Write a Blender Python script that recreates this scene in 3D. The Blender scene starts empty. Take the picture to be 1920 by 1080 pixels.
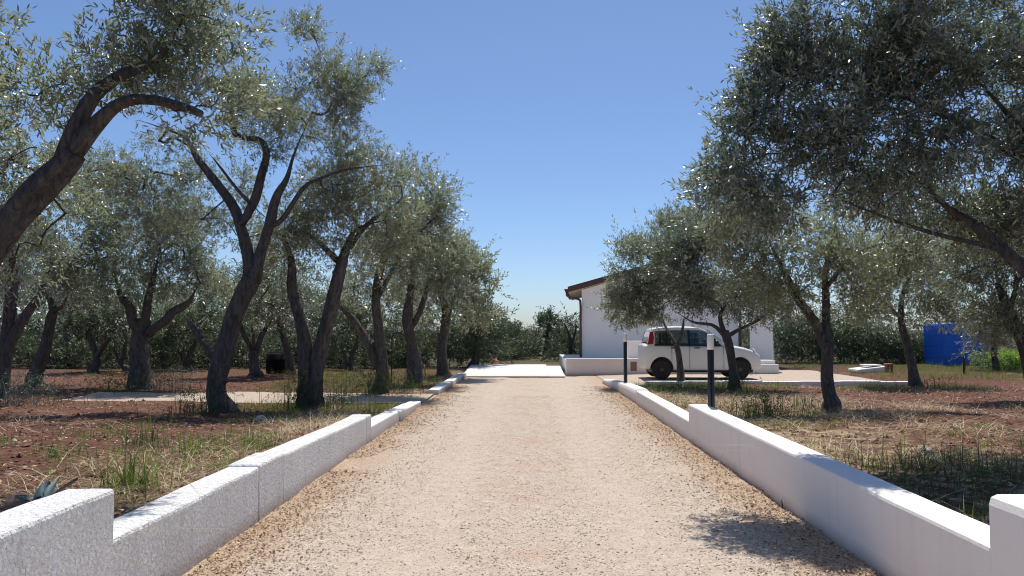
import bpy, bmesh, math
import numpy as np
from mathutils import Vector, Matrix, Euler

R = math.radians
rng = np.random.default_rng(7)
scn = bpy.context.scene
col = scn.collection

# ------------------------------------------------------------------ camera
F = 1440.0
CAM_LOC = np.array([0.0, 0.0, 1.5])
cam_d = bpy.data.cameras.new('camera')
cam_d.lens = 27.0
cam_d.sensor_width = 36.0
cam_d.clip_start = 0.05
cam_d.clip_end = 3000
cam = bpy.data.objects.new('camera', cam_d)
cam.location = CAM_LOC
cam.rotation_euler = Euler((R(90 + 3.10), 0, R(1.27)), 'XYZ')
col.objects.link(cam)
scn.camera = cam
CM = np.array(cam.rotation_euler.to_matrix())

# ------------------------------------------------------------------ sky, sun, exposure
SUN_EL, SUN_AZ = 66.0, 8.0           # azimuth to the right of the driveway's direction
w = bpy.data.worlds.new('World')
scn.world = w
w.use_nodes = True
nt = w.node_tree
bg = nt.nodes['Background']
sky = nt.nodes.new('ShaderNodeTexSky')
sky.sky_type = 'NISHITA'
sky.sun_disc = False
sky.sun_elevation = R(SUN_EL)
sky.sun_rotation = R(SUN_AZ)
sky.air_density = 0.8
sky.dust_density = 0.65
sky.ozone_density = 7.5
nt.links.new(sky.outputs[0], bg.inputs[0])
bg.inputs[1].default_value = 0.095
sd = bpy.data.lights.new('sun', 'SUN')
sd.energy = 3.7
sd.angle = R(0.53)
sd.color = (1.0, 0.955, 0.89)
sun = bpy.data.objects.new('sun', sd)
sdir = Vector((math.sin(R(SUN_AZ)) * math.cos(R(SUN_EL)), math.cos(R(SUN_AZ)) * math.cos(R(SUN_EL)), math.sin(R(SUN_EL))))
sun.rotation_euler = sdir.to_track_quat('Z', 'Y').to_euler()
sun.location = (0, 30, 40)
col.objects.link(sun)
scn.view_settings.view_transform = 'Standard'
scn.view_settings.look = 'None'
scn.view_settings.exposure = 0.45
scn.view_settings.gamma = 1.0
scn.render.engine = 'CYCLES'
scn.cycles.max_bounces = 6
scn.cycles.diffuse_bounces = 4
scn.cycles.glossy_bounces = 2
scn.cycles.transmission_bounces = 3
scn.cycles.sample_clamp_indirect = 6.0
scn.cycles.use_denoising = True
scn.cycles.filter_width = 1.1
try:
    scn.cycles.denoising_input_passes = 'RGB_ALBEDO_NORMAL'
    scn.cycles.denoising_prefilter = 'ACCURATE'
except Exception:
    pass

# ------------------------------------------------------------------ helpers
def P(px, py, Y):
    """photo pixel (1920x1080) at world depth Y -> world point"""
    d = CM @ np.array([(px - 960) / F, (540 - py) / F, -1.0])
    return CAM_LOC + d * (Y / d[1])

def vnoise(x, y, s, seed=0):
    """smooth value noise in 0..1, x,y arrays in metres, s cells per metre"""
    x = np.asarray(x, float) * s + 917.3 + seed * 13.7
    y = np.asarray(y, float) * s + 411.9 + seed * 7.1
    xi = np.floor(x); yi = np.floor(y)
    fx = x - xi; fy = y - yi
    fx = fx * fx * (3 - 2 * fx); fy = fy * fy * (3 - 2 * fy)
    def h(a, b):
        v = np.sin(a * 127.1 + b * 311.7 + seed * 74.7) * 43758.5453
        return v - np.floor(v)
    return (h(xi, yi) * (1 - fx) + h(xi + 1, yi) * fx) * (1 - fy) + (h(xi, yi + 1) * (1 - fx) + h(xi + 1, yi + 1) * fx) * fy

def sstep(a, b, x):
    t = np.clip((np.asarray(x, float) - a) / (b - a), 0, 1)
    return t * t * (3 - 2 * t)

def soil(x, y):
    """height of the open soil"""
    x = np.asarray(x, float); y = np.asarray(y, float)
    zl = 0.33 - 0.25 * sstep(7.5, 14.0, y)
    zr = 0.36 - 0.26 * sstep(8.0, 17.0, y)
    z = np.where(x < 0, zl, zr)
    z = z + (vnoise(x, y, .35, 1) - .5) * .10 + (vnoise(x, y, 1.4, 2) - .5) * .06
    return z

def gh(x, y):
    """terrain sheet height: soil, lowered under the driveway, the side path and the parking"""
    x = np.asarray(x, float); y = np.asarray(y, float)
    z = soil(x, y) + (vnoise(x, y, 5.0, 3) - .5) * .035
    m = (1 - sstep(2.2, 2.36, np.abs(x))) * (y < 26.5)
    z = z * (1 - m) + (-.06) * m
    pl = sstep(15.0, 15.3, y) * (1 - sstep(17.3, 17.7, y)) * (1 - sstep(-2.2, -1.9, x)) * sstep(-10.2, -9.5, x)
    z = z * (1 - pl) + 0.0 * pl
    pr = sstep(20.05, 20.15, y) * (1 - sstep(27.5, 28.2, y)) * sstep(1.5, 1.8, x) * (1 - sstep(9.4, 10.4, x))
    z = z * (1 - pr) + 0.0 * pr
    return z

def mk(name, verts, tris=None, quads=None, mat=None, parent=None, rnd=None, smooth=False, uvw=None):
    me = bpy.data.meshes.new(name)
    verts = np.asarray(verts, np.float32).reshape(-1, 3)
    nt_ = 0 if tris is None else len(tris)
    nq_ = 0 if quads is None else len(quads)
    parts = []
    if nt_: parts.append(np.asarray(tris, np.int32).ravel())
    if nq_: parts.append(np.asarray(quads, np.int32).ravel())
    loops = np.concatenate(parts)
    starts = np.concatenate([np.arange(nt_) * 3, nt_ * 3 + np.arange(nq_) * 4]).astype(np.int32)
    me.vertices.add(len(verts)); me.vertices.foreach_set('co', verts.ravel())
    me.loops.add(len(loops)); me.loops.foreach_set('vertex_index', loops)
    me.polygons.add(nt_ + nq_)
    me.polygons.foreach_set('loop_start', starts)
    me.polygons.foreach_set('use_smooth', np.full(nt_ + nq_, smooth, bool))
    me.update(calc_edges=True)
    if rnd is not None:
        a = me.attributes.new('rnd', 'FLOAT', 'POINT')
        a.data.foreach_set('value', np.asarray(rnd, np.float32))
    if mat is not None: me.materials.append(mat)
    o = bpy.data.objects.new(name, me)
    col.objects.link(o)
    if parent is not None: o.parent = parent
    return o

def bm_obj(name, bm, mat=None, parent=None, smooth=False, loc=None):
    me = bpy.data.meshes.new(name)
    bm.normal_update()
    bm.to_mesh(me); bm.free()
    if smooth:
        me.polygons.foreach_set('use_smooth', np.ones(len(me.polygons), bool))
    if mat is not None: me.materials.append(mat)
    o = bpy.data.objects.new(name, me)
    col.objects.link(o)
    if parent is not None: o.parent = parent
    if loc is not None: o.location = loc
    return o

def tag(o, label=None, cat=None, group=None, kind=None):
    if label: o['label'] = label
    if cat: o['category'] = cat
    if group: o['group'] = group
    if kind: o['kind'] = kind
    return o

def empty(name, loc=(0, 0, 0), rz=0.0):
    o = bpy.data.objects.new(name, None)
    o.empty_display_size = .2
    o.location = loc; o.rotation_euler = (0, 0, rz)
    col.objects.link(o)
    return o

def nrm(v):
    return v / (np.linalg.norm(v, axis=-1, keepdims=True) + 1e-9)

# ------------------------------------------------------------------ materials
def newmat(name):
    m = bpy.data.materials.new(name); m.use_nodes = True
    t = m.node_tree
    b = t.nodes['Principled BSDF']
    return m, t, b

def N(t, typ, **kw):
    n = t.nodes.new(typ)
    for k, v in kw.items():
        setattr(n, k, v)
    return n

def ramp(t, fac, stops):
    r = N(t, 'ShaderNodeValToRGB')
    e = r.color_ramp.elements
    while len(e) > 1: e.remove(e[-1])
    e[0].position = stops[0][0]; e[0].color = (*stops[0][1], 1)
    for p, c in stops[1:]:
        x = e.new(p); x.color = (*c, 1)
    t.links.new(fac, r.inputs[0])
    return r.outputs[0]

def noise(t, vec, scale, detail=4, rough=.55, dist=0.0):
    n = N(t, 'ShaderNodeTexNoise')
    n.inputs['Scale'].default_value = scale
    n.inputs['Detail'].default_value = detail
    n.inputs['Roughness'].default_value = rough
    n.inputs['Distortion'].default_value = dist
    if vec is not None: t.links.new(vec, n.inputs['Vector'])
    return n.outputs[0]

def mixc(t, fac, a, b, mode='MIX'):
    m = N(t, 'ShaderNodeMix', data_type='RGBA', blend_type=mode)
    for s, v in ((0, fac), (6, a), (7, b)):
        if hasattr(v, 'links'): t.links.new(v, m.inputs[s])
        elif isinstance(v, (int, float)): m.inputs[s].default_value = v
        else: m.inputs[s].default_value = (*v, 1)
    return m.outputs[2]

def math_(t, op, a, b=None, clamp=False):
    m = N(t, 'ShaderNodeMath', operation=op); m.use_clamp = clamp
    for i, v in enumerate((a, b)):
        if v is None: continue
        if hasattr(v, 'links'): t.links.new(v, m.inputs[i])
        else: m.inputs[i].default_value = v
    return m.outputs[0]

def bump(t, b, h, strength=.4, dist=.02):
    n = N(t, 'ShaderNodeBump')
    n.inputs['Strength'].default_value = strength
    n.inputs['Distance'].default_value = dist
    t.links.new(h, n.inputs['Height'])
    t.links.new(n.outputs[0], b.inputs['Normal'])

def plain(name, c, rough=.6, spec=.5, metal=0.0, var=.12, scale=14, bmp=0.0):
    m, t, b = newmat(name)
    g = N(t, 'ShaderNodeNewGeometry')
    n = noise(t, g.outputs['Position'], scale, 5)
    lo = tuple(x * (1 - var) for x in c); hi = tuple(min(1, x * (1 + var)) for x in c)
    t.links.new(ramp(t, n, [(.3, lo), (.7, hi)]), b.inputs['Base Color'])
    b.inputs['Roughness'].default_value = rough
    b.inputs['Specular IOR Level'].default_value = spec
    b.inputs['Metallic'].default_value = metal
    if bmp: bump(t, b, n, bmp, .01)
    return m

def leafmat(name, top, under, sat_lo=.65, hi=1.5, rough=.37, trans=.36, spec=.9, yellow=None, coat=0.0):
    m, t, b = newmat(name)
    a = N(t, 'ShaderNodeAttribute', attribute_name='rnd')
    g = N(t, 'ShaderNodeNewGeometry')
    r = a.outputs['Fac']
    topc = ramp(t, r, [(0, tuple(x * sat_lo for x in top)), (.6, top), (.93, tuple(x * hi for x in top)),
                       (1.0, yellow or tuple(x * hi * 1.1 for x in top))])
    undc = ramp(t, r, [(0, tuple(x * .6 for x in under)), (.7, under), (1, tuple(x * 1.5 for x in under))])
    c = mixc(t, g.outputs['Backfacing'], topc, undc)
    t.links.new(c, b.inputs['Base Color'])
    b.inputs['Roughness'].default_value = rough
    b.inputs['Specular IOR Level'].default_value = spec
    b.inputs['Coat Weight'].default_value = coat
    b.inputs['Coat Roughness'].default_value = .28
    tr = N(t, 'ShaderNodeBsdfTranslucent')
    t.links.new(mixc(t, .75, topc, tuple(x * y for x, y in zip((2.7, 2.8, 2.0), top))), tr.inputs[0])
    mx = N(t, 'ShaderNodeMixShader'); mx.inputs[0].default_value = trans
    t.links.new(b.outputs[0], mx.inputs[1]); t.links.new(tr.outputs[0], mx.inputs[2])
    t.links.new(mx.outputs[0], t.nodes['Material Output'].inputs[0])
    return m

M = {}
M['olive'] = leafmat('olive_leaf', (.118, .132, .084), (.45, .47, .39), yellow=(.17, .16, .08), trans=.45, coat=.6)
M['olive_dark'] = leafmat('olive_leaf_deep', (.085, .104, .070), (.38, .41, .36), yellow=(.12, .13, .07), coat=.7)
M['olive_warm'] = leafmat('olive_leaf_warm', (.125, .132, .078), (.44, .455, .35), yellow=(.18, .165, .08), trans=.45, coat=.6)
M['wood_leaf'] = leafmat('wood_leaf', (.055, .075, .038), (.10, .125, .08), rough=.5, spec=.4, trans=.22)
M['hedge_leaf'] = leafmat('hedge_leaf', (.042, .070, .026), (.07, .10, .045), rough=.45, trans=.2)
M['lime_leaf'] = leafmat('lime_leaf', (.17, .26, .045), (.2, .28, .08), rough=.45, trans=.35)
M['grass'] = leafmat('grass_blade', (.10, .135, .035), (.10, .13, .04), rough=.65, spec=.2, trans=.4, yellow=(.22, .2, .08))
M['weed'] = leafmat('weed_blade', (.062, .082, .034), (.07, .09, .045), rough=.65, spec=.2, trans=.3, yellow=(.16, .15, .07))
M['grey_shrub'] = leafmat('shrub_leaf', (.06, .085, .055), (.11, .13, .10), rough=.5, trans=.15)
M['straw'] = leafmat('straw', (.42, .32, .18), (.42, .32, .18), rough=.6, trans=.15, sat_lo=.55, hi=1.25)
M['agave'] = plain('agave_leaf', (.24, .31, .29), .45)

def barkmat():
    m, t, b = newmat('bark')
    g = N(t, 'ShaderNodeNewGeometry')
    mp = N(t, 'ShaderNodeMapping'); mp.inputs['Scale'].default_value = (1, 1, .28)
    t.links.new(g.outputs['Position'], mp.inputs[0])
    n = noise(t, mp.outputs[0], 17, 8, .68, 1.0)
    n2 = noise(t, g.outputs['Position'], 2.2, 3)
    c = ramp(t, n, [(.32, (.016, .013, .012)), (.46, (.085, .070, .062)), (.62, (.17, .145, .13)), (.8, (.30, .27, .245))])
    c = mixc(t, math_(t, 'MULTIPLY', n2, .5), c, (.13, .125, .115))
    t.links.new(c, b.inputs['Base Color'])
    b.inputs['Roughness'].default_value = .9
    b.inputs['Specular IOR Level'].default_value = .2
    bump(t, b, n, 1.0, .06)
    return m
M['bark'] = barkmat()

def gravelmat(name, tint=(1, 1, 1), drive=True):
    m, t, b = newmat(name)
    g = N(t, 'ShaderNodeNewGeometry')
    pos = g.outputs['Position']
    v = N(t, 'ShaderNodeTexVoronoi'); v.inputs['Scale'].default_value = 88
    t.links.new(pos, v.inputs['Vector'])
    sep = N(t, 'ShaderNodeSeparateColor'); t.links.new(v.outputs['Color'], sep.inputs[0])
    c = ramp(t, sep.outputs[0], [(0, (.16, .12, .09)), (.04, (.27, .21, .16)), (.08, (.43, .35, .285)), (.5, (.50, .415, .335)),
                                 (.85, (.56, .47, .39)), (1, (.65, .57, .49))])
    big = noise(t, pos, .55, 5, .6)
    c = mixc(t, ramp(t, big, [(.35, (0, 0, 0)), (.7, (.5, .5, .5))]), c, (.53, .445, .365))
    mid = noise(t, pos, 7, 5, .7)
    c = mixc(t, 1.0, c, ramp(t, mid, [(.3, (.86, .85, .84)), (.62, (1.06, 1.06, 1.06))]), 'MULTIPLY')
    v2 = N(t, 'ShaderNodeTexVoronoi'); v2.inputs['Scale'].default_value = 16
    t.links.new(pos, v2.inputs['Vector'])
    sp = math_(t, 'LESS_THAN', v2.outputs['Distance'], .14)
    s2 = N(t, 'ShaderNodeSeparateColor'); t.links.new(v2.outputs['Color'], s2.inputs[0])
    sp = math_(t, 'MULTIPLY', sp, math_(t, 'GREATER_THAN', s2.outputs[1], .62))
    c = mixc(t, math_(t, 'MULTIPLY', sp, .5), c, (.12, .09, .065))
    if drive:
        sx = N(t, 'ShaderNodeSeparateXYZ'); t.links.new(pos, sx.inputs[0])
        ax = math_(t, 'ABSOLUTE', sx.outputs[0])
        nz = noise(t, pos, 1.1, 5, .65)
        e = math_(t, 'ADD', ax, math_(t, 'MULTIPLY', nz, 1.1))
        edge = ramp(t, math_(t, 'MULTIPLY', e, .4), [(.84, (0, 0, 0)), (1.04, (.6, .6, .6))])
        c = mixc(t, edge, c, ramp(t, sep.outputs[1], [(0, (.26, .16, .10)), (.3, (.42, .285, .18)), (1, (.52, .38, .26))]))
        tk_ = math_(t, 'ABSOLUTE', math_(t, 'SUBTRACT', ax, .78))
        trk = math_(t, 'MULTIPLY', ramp(t, tk_, [(.05, (1, 1, 1)), (.38, (0, 0, 0))]), ramp(t, noise(t, pos, .8, 4, .6), [(.38, (.0, .0, .0)), (.66, (.22, .22, .22))]))
        c = mixc(t, trk, c, (.60, .52, .445))
        red = math_(t, 'MULTIPLY', ramp(t, ax, [(.0, (1, 1, 1)), (.55, (0, 0, 0))]), ramp(t, noise(t, pos, .9, 4, .6), [(.48, (0, 0, 0)), (.66, (.8, .8, .8))]))
        c = mixc(t, math_(t, 'MULTIPLY', red, .6), c, (.46, .27, .19))
    if tint != (1, 1, 1): c = mixc(t, 1.0, c, tint, 'MULTIPLY')
    t.links.new(c, b.inputs['Base Color'])
    b.inputs['Roughness'].default_value = .85
    b.inputs['Specular IOR Level'].default_value = .25
    h = math_(t, 'ADD', math_(t, 'MULTIPLY', v.outputs['Distance'], -1.0), math_(t, 'MULTIPLY', mid, 1.2))
    bump(t, b, h, .7, .012)
    return m
M['gravel'] = gravelmat('driveway_gravel', (1.0, .98, .94))
M['gravel_side'] = gravelmat('path_gravel', (.98, .95, .90), False)

def stonemat(name, stops):
    m, t, b = newmat(name)
    a = N(t, 'ShaderNodeAttribute', attribute_name='rnd')
    t.links.new(ramp(t, a.outputs['Fac'], stops), b.inputs['Base Color'])
    b.inputs['Roughness'].default_value = .8
    b.inputs['Specular IOR Level'].default_value = .3
    return m
M['pebble'] = stonemat('pebble', [(0, (.13, .10, .075)), (.05, (.27, .21, .16)), (.10, (.43, .35, .28)), (.6, (.52, .43, .35)), (1, (.68, .60, .52))])
M['litter'] = stonemat('leaf_litter', [(0, (.13, .08, .05)), (.25, (.36, .23, .13)), (.6, (.48, .33, .205)), (1, (.62, .48, .33))])
M['clod'] = stonemat('soil_clod', [(0, (.09, .042, .03)), (.75, (.20, .09, .06)), (.9, (.30, .19, .13)), (1, (.5, .42, .33))])

def soilmat():
    m, t, b = newmat('red_soil')
    g = N(t, 'ShaderNodeNewGeometry'); pos = g.outputs['Position']
    sx = N(t, 'ShaderNodeSeparateXYZ'); t.links.new(pos, sx.inputs[0])
    n1 = noise(t, pos, 9, 8, .7)
    soilc = ramp(t, n1, [(.3, (.06, .029, .021)), (.5, (.14, .067, .046)), (.72, (.24, .135, .095))])
    strc = ramp(t, noise(t, pos, 30, 6, .7), [(.3, (.17, .115, .065)), (.5, (.40, .31, .19)), (.72, (.56, .46, .31))])
    ax = math_(t, 'ABSOLUTE', math_(t, 'SUBTRACT', sx.outputs[0], .75))
    nb = noise(t, pos, .75, 5, .6, .3)
    # straw lies in a band beside the walls and in patches
    band = ramp(t, math_(t, 'MULTIPLY', math_(t, 'ADD', ax, math_(t, 'MULTIPLY', nb, 4.0)), .1), [(.49, (1, 1, 1)), (.62, (0, 0, 0))])
    patch = ramp(t, noise(t, pos, .5, 6, .62), [(.58, (0, 0, 0)), (.68, (.6, .6, .6))])
    f = math_(t, 'MAXIMUM', band, patch)
    fine = ramp(t, noise(t, pos, 5, 5, .7), [(.44, (.05, .05, .05)), (.58, (1, 1, 1))])
    f = math_(t, 'MULTIPLY', f, fine)
    c = mixc(t, f, soilc, strc)
    far = math_(t, 'MULTIPLY', math_(t, 'SUBTRACT', sx.outputs[1], 24.0), .12, True)
    c = mixc(t, math_(t, 'MULTIPLY', far, .8), c, (.05, .055, .03))
    t.links.new(c, b.inputs['Base Color'])
    b.inputs['Roughness'].default_value = .95
    b.inputs['Specular IOR Level'].default_value = .1
    bump(t, b, n1, 1.0, .05)
    return m
M['soil'] = soilmat()

def stuccomat(name, base=(.84, .83, .81), scale=55, strength=.5, dist=.012, dirt=.35):
    m, t, b = newmat(name)
    g = N(t, 'ShaderNodeNewGeometry'); pos = g.outputs['Position']
    n = noise(t, pos, scale, 4, .6, .4)
    n2 = noise(t, pos, 3.0, 6, .65)
    mp = N(t, 'ShaderNodeMapping'); mp.inputs['Scale'].default_value = (9, 9, .9)
    t.links.new(pos, mp.inputs[0])
    st = noise(t, mp.outputs[0], 1.0, 4, .6)
    c = mixc(t, ramp(t, n2, [(.45, (0, 0, 0)), (.75, (dirt, dirt, dirt))]), base, tuple(x * y for x, y in zip(base, (.86, .83, .79))))
    c = mixc(t, ramp(t, st, [(.56, (0, 0, 0)), (.72, (dirt, dirt, dirt))]), c, tuple(x * .78 for x in base))
    sx = N(t, 'ShaderNodeSeparateXYZ'); t.links.new(pos, sx.inputs[0])
    low = ramp(t, math_(t, 'ADD', sx.outputs[2], math_(t, 'MULTIPLY', n2, .09)), [(.05, (1, 1, 1)), (.17, (0, 0, 0))])
    c = mixc(t, math_(t, 'MULTIPLY', low, .75), c, (.46, .36, .28))
    t.links.new(c, b.inputs['Base Color'])
    b.inputs['Roughness'].default_value = .9
    b.inputs['Specular IOR Level'].default_value = .15
    bump(t, b, n, strength, dist)
    return m
M['stucco'] = stuccomat('rough_white_stucco', scale=34, strength=1.0, dist=.04, dirt=.7)
M['stucco_fine'] = stuccomat('smooth_white_stucco', (.86, .81, .76), 60, .3, .008, .28)
M['house_wall'] = stuccomat('house_white', (.90, .87, .83), 30, .15, .006, .1)
M['terrace_wall'] = stuccomat('terrace_pinkish', (.78, .69, .65), 25, .2, .01, .3)
M['concrete'] = stuccomat('white_concrete', (.78, .76, .72), 30, .25, .01, .25)
M['roof_brown'] = plain('brown_metal', (.10, .048, .035), .5)
M['soffit'] = plain('beige_soffit', (.52, .42, .32), .7)
M['tile'] = plain('terracotta', (.36, .13, .065), .75)
M['black'] = plain('black_paint', (.012, .012, .014), .45)
M['lamp_white'] = plain('white_plastic', (.80, .80, .80), .35, var=.03)
M['car_paint'] = plain('white_car_paint', (.74, .73, .71), .28, var=.03, scale=2)
M['glass'] = plain('car_glass', (.022, .026, .028), .06, .9, var=.2, scale=3)
def glassmat():
    m, t, b = newmat('car_window_glass')
    gl = N(t, 'ShaderNodeBsdfGlossy'); gl.inputs['Roughness'].default_value = .03; gl.inputs['Color'].default_value = (.9, .95, .95, 1)
    tp_ = N(t, 'ShaderNodeBsdfTransparent'); tp_.inputs['Color'].default_value = (.55, .60, .58, 1)
    lw_ = N(t, 'ShaderNodeLayerWeight'); lw_.inputs['Blend'].default_value = .35
    mx = N(t, 'ShaderNodeMixShader')
    t.links.new(math_(t, 'ADD', math_(t, 'MULTIPLY', lw_.outputs['Facing'], .6), .06, True), mx.inputs[0])
    t.links.new(tp_.outputs[0], mx.inputs[1]); t.links.new(gl.outputs[0], mx.inputs[2])
    t.links.new(mx.outputs[0], t.nodes['Material Output'].inputs[0])
    return m
M['glass'] = glassmat()
M['rubber'] = plain('rubber', (.016, .016, .016), .8)
M['rim'] = plain('dark_rim', (.05, .05, .052), .5)
M['red_lens'] = plain('red_lens', (.38, .015, .02), .2, .7)
M['clear_lens'] = plain('clear_lens', (.55, .56, .58), .1, .8)
M['blue'] = plain('blue_plastic', (.016, .15, .66), .6, var=.08, scale=2)
M['iron'] = plain('rusty_iron', (.045, .032, .026), .7)
M['hose'] = plain('pale_hose', (.55, .53, .48), .5)
M['brown_hatch'] = plain('brown_hatch', (.22, .13, .09), .7)
M['rock'] = plain('orange_stone', (.42, .25, .16), .85, scale=20, var=.3, bmp=.5)
M['pale_rock'] = plain('pale_stone', (.50, .45, .39), .85, scale=20, var=.3, bmp=.5)
M['dry_stick'] = plain('dry_stick', (.62, .54, .42), .7)
M['dark_stick'] = plain('dark_twig', (.06, .045, .035), .8)

# ------------------------------------------------------------------ ground, driveway, path, parking
def axis(segs):
    out = [np.arange(a, b, s) for a, b, s in segs]
    return np.unique(np.round(np.concatenate(out + [[segs[-1][1]]]), 4))

def sheet(name, xs, ys, zf, mat):
    X, Y = np.meshgrid(xs, ys)
    Z = zf(X, Y)
    v = np.stack([X, Y, Z], -1).reshape(-1, 3)
    nx, ny = len(xs), len(ys)
    i = (np.arange(ny - 1)[:, None] * nx + np.arange(nx - 1)[None]).ravel()
    q = np.stack([i, i + 1, i + 1 + nx, i + nx], 1)
    o = mk(name, v, quads=q, mat=mat, smooth=True)
    tag(o, kind='structure')
    return o

gx = axis([(-900, -100, 200), (-100, -20, 8), (-20, -12, .4), (-12, -2.6, .12), (-2.6, -2.1, .05), (-2.1, 2.1, .6), (2.1, 2.6, .05), (2.6, 12, .12), (12, 22, .4), (22, 100, 8), (100, 900, 200)])
gy = axis([(-40, -2, 4), (-2, 3, .5), (3, 22, .12), (22, 30, .4), (30, 60, 3), (60, 200, 20), (200, 1800, 200)])
sheet('ground', gx, gy, gh, M['soil'])

def drive_z(x, y):
    return (vnoise(x, y, 2.2, 11) - .5) * .022 + (vnoise(x, y, 7, 12) - .5) * .012 - .014 * np.clip(np.abs(x) - 1.2, 0, 1) ** 0 * 0 + .012 * sstep(1.3, 2.1, np.abs(x)) + .0 * y
sheet('driveway', axis([(-2.16, 2.16, .12)]), axis([(-3, 2, .5), (2, 12, .1), (12, 27, .25)]), drive_z, M['gravel'])
sheet('side_path', axis([(-9.7, -2.16, .3)]), axis([(15.15, 17.5, .12)]),
      lambda x, y: .045 + (vnoise(x, y, 1.5, 13) - .5) * .05 + .02 * sstep(-2, -6, x), M['gravel_side'])
sheet('parking_area', axis([(2.165, 9.9, .3)]), axis([(20.2, 27.4, .25)]),
      lambda x, y: .02 + .05 * sstep(2.2, 3.4, x) + (vnoise(x, y, 2, 14) - .5) * .02, M['gravel_side'])

# ------------------------------------------------------------------ walls and kerbs
def wall_block(name, x_in, x_out, y0, y1, z0, z1, mat, parent=None, z1b=None, seed=0, step=.16, bev=.014, wob=.006, sharp=True):
    """a plastered block with uneven faces and soft edges; z1 at y0 to z1b at y1; x_in faces the driveway"""
    if z1b is None: z1b = z1
    s = 1 if x_out > x_in else -1
    ny = max(3, int((y1 - y0) / step))
    ys = np.linspace(y0, y1, ny + 1)
    r = np.random.default_rng(seed + 50)
    th = abs(x_out - x_in)
    prof = []   # (offset from inner face, height fraction or absolute from top)
    nz = 5
    for k in range(nz): prof.append((0.0, 'f', k / nz))
    prof += [(0.0, 't', -bev * 1.6), (bev * .35, 't', -bev * .45), (bev * 1.3, 't', 0.0), (th * .35, 't', 0), (th * .65, 't', 0),
             (th - bev * 1.3, 't', 0), (th - bev * .35, 't', -bev * .45), (th, 't', -bev * 1.6), (th, 'f', .5), (th, 'f', 0)]
    K = len(prof)
    V = []
    for i, y in enumerate(ys):
        zt = z1 + (z1b - z1) * i / ny
        for (off, kind, val) in prof:
            z = z0 + (zt - z0) * val * .96 if kind == 'f' else zt + val
            n1 = (vnoise(y, z + off * 3, 1.6, seed) - .5) * wob * 2.2 + (vnoise(y, z + off * 3, 8, seed + 5) - .5) * wob
            n2 = (vnoise(y, off, 1.3, seed + 9) - .5) * wob * 2 + (vnoise(y, off, 7, seed + 7) - .5) * wob
            yy = y
            if (i == 0 or i == ny): yy = y
            V.append((x_in + s * (off + (n1 if off < th * .5 else -n1)), yy, z + (n2 if kind == 't' else 0)))
    V = np.array(V)
    # soften the ends
    V = V.reshape(ny + 1, K, 3)
    def endring(ring, dy):
        c = ring.mean(0)
        q = ring.copy()
        q[:, 0] = c[0] + (q[:, 0] - c[0]) * (1 - 2 * bev / th * .6)
        top = ring[:, 2].max()
        q[:, 2] = np.where(q[:, 2] > top - bev * 3, q[:, 2] - bev * .7, q[:, 2])
        return q
    e0 = endring(V[0], 0); e1 = endring(V[-1], 0)
    V[0, :, 1] += bev * .8; V[-1, :, 1] -= bev * .8
    V = np.concatenate([e0[None], V, e1[None]], 0)
    n = V.shape[0]
    Q = []
    for i in range(n - 1):
        for k in range(K - 1):
            a = i * K + k
            f = (a, a + K, a + K + 1, a + 1)
            Q.append(f if s < 0 else f[::-1])
    T = []
    # end caps as fans between inner and outer profile
    for ring, fl in ((0, 0), (n - 1, 1)):
        b = ring * K
        for k in range(1, K - 1):
            f = (b, b + k, b + k + 1)
            if (fl == 0) ^ (s > 0): f = f[::-1]
            T.append(f)
    o = mk(name, V.reshape(-1, 3), tris=T, quads=Q, mat=mat, parent=parent, smooth=True)
    try: o.data.set_sharp_from_angle(angle=R(14))
    except Exception: pass
    return o

XL, XR, TH = -2.11, 2.14, .25
lw = empty('garden_wall', (XL - .12, 4.0, 0))
tag(lw, 'rough white stucco wall stepping down along the left side of the driveway', 'wall')
def under(o, e):
    o.parent = e
    bpy.context.view_layer.update()
    o.matrix_parent_inverse = e.matrix_world.inverted()
    return o
bpy.context.view_layer.update()
def wb(e, *a, **k):
    return under(wall_block(*a, **k), e)
wb(lw, 'wall_block', XL, XL - TH, .6, 3.92, -.25, .69, M['stucco'], seed=1)
wb(lw, 'wall_block', XL, XL - TH, 3.90, 6.02, -.25, .44, M['stucco'], z1b=.43, seed=2)
wb(lw, 'wall_pier', XL + .005, XL - TH - .003, 6.022, 6.622, -.25, .445, M['stucco'], seed=3)
wb(lw, 'wall_block', XL, XL - TH, 6.63, 9.98, -.25, .425, M['stucco'], z1b=.37, seed=4)
wb(lw, 'wall_pier', XL + .005, XL - TH - .004, 9.982, 10.25, -.25, .375, M['stucco'], seed=5)
kl = empty('kerb_run', (XL - .1, 12, 0))
tag(kl, 'low white kerb blocks between the left wall and the side path opening', 'kerb')
bpy.context.view_layer.update()
for i, (a, b_, z, zb) in enumerate([(10.27, 12.55, .215, .175), (12.57, 14.25, .17, .14), (14.28, 15.05, .125, .10)]):
    wb(kl, 'kerb_block', XL + .02 * (i == 1), XL - .24, a, b_, -.25, z, M['concrete'], z1b=zb, seed=10 + i)
kf = empty('kerb_run', (XL, 20, 0))
tag(kf, 'short white kerb blocks beyond the side path, running up to the pale concrete ramp', 'kerb')
bpy.context.view_layer.update()
for i, (a, b_, xo) in enumerate([(17.6, 20.2, .0), (20.25, 22.9, .06), (22.95, 23.9, .12)]):
    wb(kf, 'kerb_block', XL + .05 + xo, XL - .2 + xo, a, b_, -.25, .13 + .02 * i, M['concrete'], seed=20 + i)

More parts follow.
